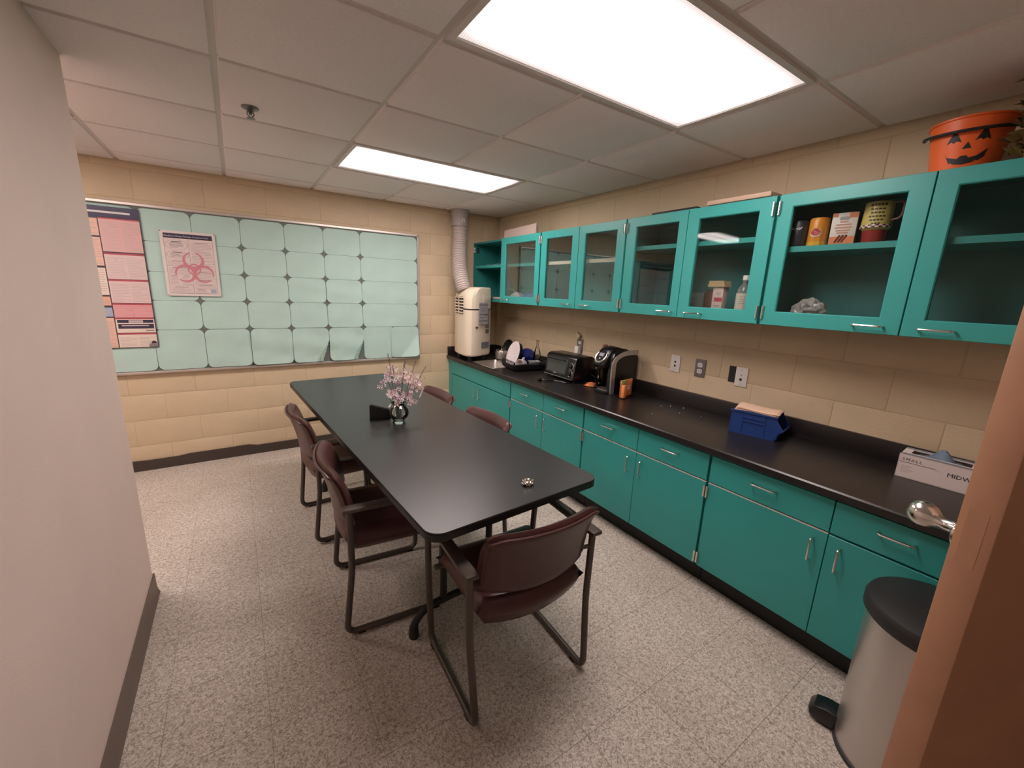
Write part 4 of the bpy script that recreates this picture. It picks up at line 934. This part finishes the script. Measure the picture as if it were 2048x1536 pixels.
nb(INKD).box(.004, .115, -.0006, -.0001, .068, .0695).obj('rule', t, smooth=False)
b = nb(FOG)
for k, wl_ in enumerate((.03, .022, .038, .025)): b.box(.014, .014 + wl_, -.0006, -.0001, .05 - k * .008, .053 - k * .008)
b.obj('fine_print', t, smooth=False)
# crumbs
for k, (x, y) in enumerate(((2.30, 1.63), (2.27, 1.47), (2.09, 1.54), (2.36, 1.60), (2.33, 1.36), (2.40, 1.53))):
    o = nb(M_WHITE).box(-.003, .003, -.002, .002, 0, .003, .0008).obj('crumb'); o.location = (x, y, CT); o.rotation_euler = (0, 0, k); tag(o, 'tiny pale crumb on the worktop between coffee maker and blue bin', 'crumb', 'crumbs on the worktop')

# ================================================================== IN AND ON THE WALL CABINETS
SD = 1.742 + .0115; SF = ZU0 + .0305; S3 = 1.80 + .0115
o = nb(mat('can_dark', (.035, .035, .045), .35, var=.4, vscale=40)).lathe([(.036, 0), (.038, .003), (.038, .112), (.036, .115), (.034, .118)], n=26).obj('dark_canister'); o.location = (2.262, .972, SD); tag(o, 'dark round canister with pale script on the cabinet shelf', 'canister')
text_obj('script', 'Amor', .022, T(-.038, .018, .075) @ Rz(-PI / 2 - .2) @ Matrix.Rotation(PI / 2, 4, 'X'), M_WHITE, o)
t = thing('orange_can', 'orange octagonal drink mix tin with red fruit picture on the cabinet shelf', 'tin', (2.268, .893, SD))
nb(mat('tin_orange', (.72, .27, .03), .35)).lathe([(.036, .012), (.038, .014), (.038, .118), (.034, .124)], n=10).obj('tin_body', t)
nb(mat('tin_yellow', (.78, .42, .05), .35)).lathe([(.0385, 0), (.0385, .02)], n=10).obj('tin_band', t)
def on_cyl(cx, cy, r, a, z, pts, m, name, par):
    b = nb(m); b.poly([(cx + r * math.cos(a + u / r), cy + r * math.sin(a + u / r), z + v) for u, v in pts]); return b.obj(name, par, smooth=False)
FA = math.atan2(-.893, -2.268)
on_cyl(0, 0, .0392, PI + .1, .058, [(.024 * math.cos(k * PI / 10), .019 * math.sin(k * PI / 10)) for k in range(20)], mat('pic_cream', (.70, .52, .40), .4), 'picture', t)
on_cyl(0, 0, .0398, PI + .1, .060, [(.020 * math.cos(k * PI / 10), .014 * math.sin(k * PI / 10)) for k in range(20)], mat('pic_red', (.50, .06, .06), .4), 'picture', t)
t = thing('tea_box', 'white and orange drink box with cinnamon picture on the cabinet shelf', 'box', (2.245, .838, SD), math.radians(8))
nb(mat('tea_white', (.75, .66, .60), .45)).box(0, .062, -.090, 0, 0, .135, .001).obj('carton', t)
nb(mat('tea_orange', (.74, .22, .08), .45)).box(-.0008, 0, -.089, -.001, .001, .036).box(-.0008, 0, -.089, -.060, .112, .134).box(-.0008, 0, -.02, -.001, .118, .134).obj('print_band', t, smooth=False)
b = nb(mat('cinnamon', (.25, .06, .03), .5))
for k in range(3): b.tube([(-.001, -.022 - k * .012, .012), (-.001, -.038 - k * .012, .042)], .004, 8)
b.obj('cinnamon_print', t)
b = nb(mat('tea_ink', (.60, .28, .22), .5))
for k, (za, wd) in enumerate(((.094, .03), (.082, .055), (.070, .06), (.058, .05), (.048, .04))): b.box(-.001, 0, -.045 - wd / 2, -.045 + wd / 2, za, za + .006)
b.obj('lettering', t, smooth=False)
nb(mat('tea_ink2', (.35, .33, .30), .5)).box(-.001, 0, -.062, -.028, .104, .118).obj('emblem', t, smooth=False)
nb(mat('tea_olive', (.09, .075, .04), .5)).box(.001, .061, -.0915, -.090, .001, .134).obj('side_panel', t, smooth=False)
t = thing('red_cup', 'red ceramic cup under the yellow mug', 'cup', (2.285, .690, SD))
nb(mat('red_glaze', (.30, .025, .022), .25)).lathe([(.034, 0), (.040, .004), (.043, .053), (.040, .053), (.036, .008), (.0001, .006)], n=26, cap1=False).obj('cup_body', t)
t = thing('yellow_mug', 'yellow lettered mug with checkered rim stacked in the red cup', 'mug', (2.285, .690, SD + .0515))
nb(mat('mug_yellow', (.60, .47, .14), .35)).lathe([(.042, .002), (.046, .006), (.052, .012), (.047, .112), (.045, .112), (.044, .014), (.0001, .010)], n=28, cap1=False).obj('mug_body', t)
b1 = nb(M_WHITE); b2 = nb(mat('mug_red', (.22, .02, .02), .35))
for k in range(28):
    for j in range(2):
        (b1 if (k + j) % 2 else b2)._add([((.0535 - .0004 * j) * math.cos(2 * PI * q / 28), (.0535 - .0004 * j) * math.sin(2 * PI * q / 28), .010 + .006 * (j + e_)) for q, e_ in ((k, 0), (k + 1, 0), (k + 1, 1), (k, 1))], [[0, 1, 2, 3]])
b1.obj('checker_pale', t, smooth=False); b2.obj('checker_red', t, smooth=False)
nb(mat('mug_handle', (.25, .12, .12), .3)).tube(fillet([(-.012, -.046, .105), (-.02, -.085, .108), (-.02, -.082, .045), (-.012, -.05, .038)], .02, 5), .004, 8).obj('handle', t)
for k, (tx, sz) in enumerate((('POPCORN', .016), ('ooo ooo oo', .010), ('oooo ooo', .010), ('ooooooo oo', .010), ('oo ooo oo', .010), ('ooooo', .010))):
    b = nb(mat('mug_ink', (.06, .035, .02), .5)); z = .094 - .0145 * k; wid = (.055, .05, .045, .055, .045, .03)[k]
    segs = max(3, int(wid / .011))
    for q in range(segs):
        a0 = PI + .25 + (q / segs - .5) * wid / .049; a1 = PI + .25 + ((q + .72) / segs - .5) * wid / .049; rr_ = .0498 + .0005 * k
        b._add([(rr_ * math.cos(a0), rr_ * math.sin(a0), z), (rr_ * math.cos(a1), rr_ * math.sin(a1), z), (rr_ * math.cos(a1), rr_ * math.sin(a1), z + (.010 if k == 0 else .006)), (rr_ * math.cos(a0), rr_ * math.sin(a0), z + (.010 if k == 0 else .006))], [[0, 1, 2, 3]])
    b.obj('lettering', t, smooth=False)
rd = random.Random(21)
t_ = bmesh.new(); bmesh.ops.create_icosphere(t_, subdivisions=3, radius=1); M_BAG = mat('cellophane', (.55, .51, .49), .22, spec=.8); M_BAG.node_tree.nodes['Principled BSDF'].inputs['Alpha'].default_value = .6; b = nb(M_BAG)
for v in t_.verts: v.co = Vector((v.co.x * .05 * rd.uniform(.75, 1.15), v.co.y * .072 * rd.uniform(.75, 1.15), max(.0, .045 + v.co.z * .052 * rd.uniform(.6, 1.25))))
t_.verts.index_update(); b._add([v.co for v in t_.verts], [[v.index for v in f.verts] for f in t_.faces]); t_.free()
o = b.obj('plastic_bag', smooth=False); o.location = (2.27, .87, SF + .003); tag(o, 'crumpled clear plastic bag on the cabinet floor', 'bag')
o = nb(mat('bag_content', (.30, .16, .14), .6)).lathe([(.012, 0), (.024, .012), (.02, .03), (.008, .038)], n=16).obj('wrapped_snack'); o.location = (2.272, .872, SF + .016); tag(o, 'reddish snack inside the clear plastic bag', 'snack')
# middle cabinet goods
t = thing('labelled_bottle', 'white labelled clear bottle with white cap behind cabinet glass', 'bottle', (2.265, 1.185, SF))
nb(mat('bottle_grey', (.18, .20, .19), .15)).lathe([(.034, 0), (.036, .004), (.036, .13), (.028, .15), (.013, .168), (.013, .185)], n=28).obj('bottle_body', t)
nb(mat('label_cream', (.66, .58, .50), .5)).lathe([(.0366, .022), (.0366, .118)], n=28, cap0=False, cap1=False).obj('label', t)
nb(M_WHITE).lathe([(.016, .186), (.016, .208), (.014, .211)], n=20).obj('cap', t)
b = nb(INK)
for k, (z, wd) in enumerate(((.098, .03), (.086, .034), (.074, .028), (.064, .032))): 
    for q in range(4):
        a0 = PI + .35 + (q / 4 - .5) * wd / .037; a1 = PI + .35 + ((q + .7) / 4 - .5) * wd / .037
        b._add([(.0371 * math.cos(a0), .0371 * math.sin(a0), z), (.0371 * math.cos(a1), .0371 * math.sin(a1), z), (.0371 * math.cos(a1), .0371 * math.sin(a1), z + .003), (.0371 * math.cos(a0), .0371 * math.sin(a0), z + .003)], [[0, 1, 2, 3]])
b.obj('lettering', t, smooth=False)
t = thing('medicine_carton', 'open white carton with a red band behind cabinet glass', 'carton', (2.24, 1.345, SF), math.radians(-4))
nb(mat('carton_pink', (.66, .52, .48), .5)).box(0, .045, -.062, 0, 0, .155, .001).obj('carton', t)
nb(mat('carton_red', (.50, .07, .09), .5)).box(-.0008, 0, -.060, -.012, .070, .092).obj('print_band', t, smooth=False)
nb(mat('carton_tan', (.50, .36, .20), .6)).prism([(-.075, .150), (.03, .150), (.022, .182), (-.065, .182)], -.012, .05, 'x').obj('flap', t, smooth=False)
nb(INK).box(-.0008, 0, -.045, -.025, .105, .108).box(-.0008, 0, -.05, -.02, .115, .118).box(-.0008, 0, -.05, -.02, .03, .034).box(-.0008, 0, -.05, -.015, .045, .049).obj('lettering', t, smooth=False)
o = nb(mat('box_brown', (.12, .055, .035), .5)).box(0, .05, -.05, 0, 0, .135, .001).obj('brown_box'); o.location = (2.268, 1.402, SF); tag(o, 'small brown box next to the white carton in the cabinet', 'box')
o = nb(mat('box_slate', (.10, .125, .115), .3)).box(0, .10, -.092, 0, 0, .115, .002).obj('slate_box'); o.location = (2.262, 1.502, SF); tag(o, 'dark grey-green box at the side of the middle cabinet', 'box')
# left cabinets
o = nb(M_CARD).grid(lambda u, v: ((v - .5) * .09, (u - .5) * .28, .006 + .004 * math.sin(7 * u)), 12, 4).obj('shelf_paper', thick=.002); o.location = (2.265, 3.72, 1.738 + .0115); tag(o, 'white paper lying on the open cabinet shelf', 'paper')
o = nb(M_CARD).box(-.03, .06, -.12, .10, 0, .018, .004).obj('folded_papers'); o.location = (2.24, 3.64, SF); tag(o, 'folded pale papers on the floor of the open cabinet', 'paper')
rd = random.Random(4)
def rag(nm, m, loc, sx, sy, sz, lab, cat):
    b = nb(m); sd = rd.uniform(0, 9)
    b.grid(lambda u, v: ((v - .5) * sx, (u - .5) * sy, max(0, sz * (math.sin(PI * min(1, max(0, u))) ** .35) * (math.sin(PI * min(1, max(0, v))) ** .35) * (.82 + .18 * math.sin(11 * u + 7 * v + sd)))), 16, 12)
    o = b.obj(nm, thick=.004); o.location = loc; tag(o, lab, cat); return o
rag('blue_cloth', mat('cloth_blue', (.06, .11, .26), .8), (2.30, 3.10, SF + .003), .16, .30, .085, 'blue folded cloth behind the glass above the dish rack', 'cloth')
rag('pale_cloth', mat('cloth_pale', (.42, .40, .44), .8), (2.27, 3.345, SF + .003), .14, .13, .075, 'pale crumpled cloth next to the blue cloth in the cabinet', 'cloth')
o = nb(M_SHELFEDGE).box(-.03, .03, -.05, .05, 0, .010, .001).obj('cream_pad'); o.location = (2.235, 2.50, SF); tag(o, 'small cream pad on the cabinet floor', 'pad')
o = nb(M_WHITE).tube([(0, .03, .004), (.0, .0, .012), (0, -.03, .004)], .006, 8).obj('white_cap_lid'); o.location = (2.24, 2.07, SF + .004); tag(o, 'small white plastic piece on the cabinet floor', 'plastic')
nb(M_CHROME).box(-.006, .006, -.012, .012, -.012, .012, .002).obj('latch', ua).location = (2.30, 2.893, 1.88)
# on top of the wall cabinets
ZT = ZU1
t = thing('white_card', 'pale cardboard tray leaning on top of the cabinet beside the hose', 'cardboard', (0, 0, 0))
b = nb(M_CARD); b.prism([(3.58, ZT), (3.06, ZT), (3.05, 2.085), (3.57, 2.07)], 2.245, 2.25, 'x'); b.obj('panel', t, smooth=False)
nb(M_CARD).prism([(2.251, ZT), (2.28, ZT), (2.252, 2.09)], 3.052, 3.058, 'y').obj('side_flap', t, smooth=False)
o = nb(M_BLACKM).box(0, .18, 0, .31, 0, .028, .004).obj('black_case'); o.location = (2.24, 1.515, ZT); tag(o, 'flat black case on top of the middle wall cabinet', 'case')
o = nb(M_WOOD).box(0, .2, 0, .335, 0, .022, .002).obj('wooden_board'); o.location = (2.235, 1.115, ZT + .0205); tag(o, 'pale wooden board on top of the wall cabinets', 'board')
o = nb(M_CARD).box(0, .19, 0, .36, 0, .02, .002).obj('flat_box'); o.location = (2.25, 1.10, ZT); tag(o, 'thin pale flat box under the wooden board', 'box')
# pumpkin bucket
t = thing('pumpkin_bucket', 'orange plastic bucket with a black jack-o-lantern face on top of the cabinet', 'bucket', (2.315, .478, ZT))
RB0, RB1, HB = .088, .112, .178
nb(M_ORANGE).lathe([(.0001, .002), (RB0 - .004, .0), (RB0, .003), (RB1, HB - .008), (RB1 + .005, HB - .006), (RB1 + .005, HB), (RB1 - .001, HB), (RB0 - .003, .006), (.0001, .005)], n=44, cap0=False, cap1=False).obj('tub', t)
fa = math.atan2(-.478, -2.315) - .02
def decal(pts, nm):
    b = nb(M_BLACKM)
    def W(u, v):
        r_ = RB0 + (RB1 - RB0) * v / HB + .0012; a = fa + u / .1; return (r_ * math.cos(a), r_ * math.sin(a), v)
    t2 = bmesh.new(); vs = [t2.verts.new((u, v, 0)) for u, v in pts]; t2.faces.new(vs); bmesh.ops.triangulate(t2, faces=t2.faces[:])
    for _ in range(2): bmesh.ops.subdivide_edges(t2, edges=t2.edges[:], cuts=1, use_grid_fill=True)
    t2.verts.index_update(); b._add([W(v.co.x, v.co.y) for v in t2.verts], [[v.index for v in f.verts] for f in t2.faces]); t2.free()
    b.obj(nm, t, smooth=False)
def star(cu, cv, s_): return [(cu + s_ * u, cv + s_ * v) for u, v in ((0, 1.3), (.45, .35), (.95, -.75), (.35, -.45), (0, -.75), (-.35, -.45), (-.95, -.75), (-.45, .35))]
decal(star(-.036, .110, .021), 'eye'); decal(star(.036, .110, .021), 'eye'); decal([(-.012, .072), (.012, .072), (0, .094)], 'nose')
decal([(-.058, .066), (-.05, .052), (-.02, .042), (-.012, .050), (.004, .050), (.010, .042), (.03, .046), (.058, .068), (.052, .042), (.036, .030), (.03, .034), (.022, .026), (-.004, .022), (-.03, .026), (-.036, .032), (-.042, .030)], 'mouth')
nb(M_BLACKM).tube([((RB1 + .012) * math.cos(fa + a), (RB1 + .012) * math.sin(fa + a), HB - .012 - .040 * math.cos(a * .62) ) for a in [(-1.7 + 3.4 * k / 26) for k in range(27)]], .0055, 8).obj('handle', t)
# dried foliage beside the bucket
t = thing('dried_foliage', 'olive brown artificial foliage bunch beside the orange bucket', 'foliage', (2.258, .272, ZT))
rd = random.Random(33); LM = [mat('leaf_olive', (.17, .13, .03), .6), mat('leaf_brown', (.13, .07, .03), .6), mat('leaf_dark', (.022, .022, .012), .6)]
for k in range(150):
    th_ = rd.uniform(0, 2 * PI); rr_ = .085 * math.sqrt(rd.random()); z = rd.uniform(.0, .27); c = Vector((rr_ * math.cos(th_), rr_ * math.sin(th_), z + .012)); d = Vector((math.cos(th_), math.sin(th_), rd.uniform(-.15, 1.0))).normalized(); L_ = rd.uniform(.035, .07)
    if c.z + d.z * L_ > .285: d.z = -abs(d.z) * .3; d.normalize()
    s_ = d.cross(Vector((rd.gauss(0, 1), rd.gauss(0, 1), rd.gauss(0, 1)))).normalized() * L_ * .28; up_ = d.cross(s_).normalized() * L_ * .06
    pts_ = [c, c + d * L_ * .4 + s_ + up_, c + d * L_, c + d * L_ * .4 - s_ + up_]
    pts_ = [Vector((min(p_.x, XR - 2.262), p_.y, max(p_.z, .002))) for p_ in pts_]
    for p_ in pts_:                       # leaves press against the bucket but stay outside it
        v_ = Vector((p_.x - .057, p_.y - .206)); rl = v_.length
        if rl < .150: v_ = v_ * (.150 / max(rl, 1e-4)); p_.x = min(.057 + v_.x, XR - 2.262); p_.y = .206 + v_.y
    nb(LM[k % 3]).poly(pts_).obj('leaf', t, smooth=False)
for k in range(7): nb(LM[1]).tube([(rd.uniform(-.03, .03), rd.uniform(-.03, .03), .002), (rd.uniform(-.05, .05), rd.uniform(-.05, .05), .12), (rd.uniform(-.07, .07), rd.uniform(-.07, .07), .24)], .0025, 6).obj('stalk', t)

# ================================================================== STEP BIN
t = thing('step_bin', 'round brushed steel pedal bin with black lid in front of the base cabinets', 'bin', (1.708, .138, 0))
nb(M_STEEL).lathe([(.170, .012), (.172, .02), (.172, .545)], n=48).obj('drum', t)
nb(M_BLACKM).lathe([(.168, 0), (.176, .003), (.176, .016), (.172, .018)], n=48).obj('base_ring', t)
nb(M_BLACKM).lathe([(.177, .536), (.184, .545), (.184, .575), (.178, .588), (.145, .600), (.08, .607), (.0001, .609)], n=48, cap1=False).obj('lid', t, ang=45)
pa = math.radians(100)
pm = Rz(pa)
nb(M_BLACK, pm).prism([(.160, .010), (.232, .010), (.246, .022), (.250, .040), (.236, .062), (.205, .072), (.160, .072)], -.036, .036, 'y', bev=.006).obj('pedal', t)
nb(M_CHROME, pm).box(.241, .2515, -.032, .032, .022, .036, .002).obj('pedal_trim', t)
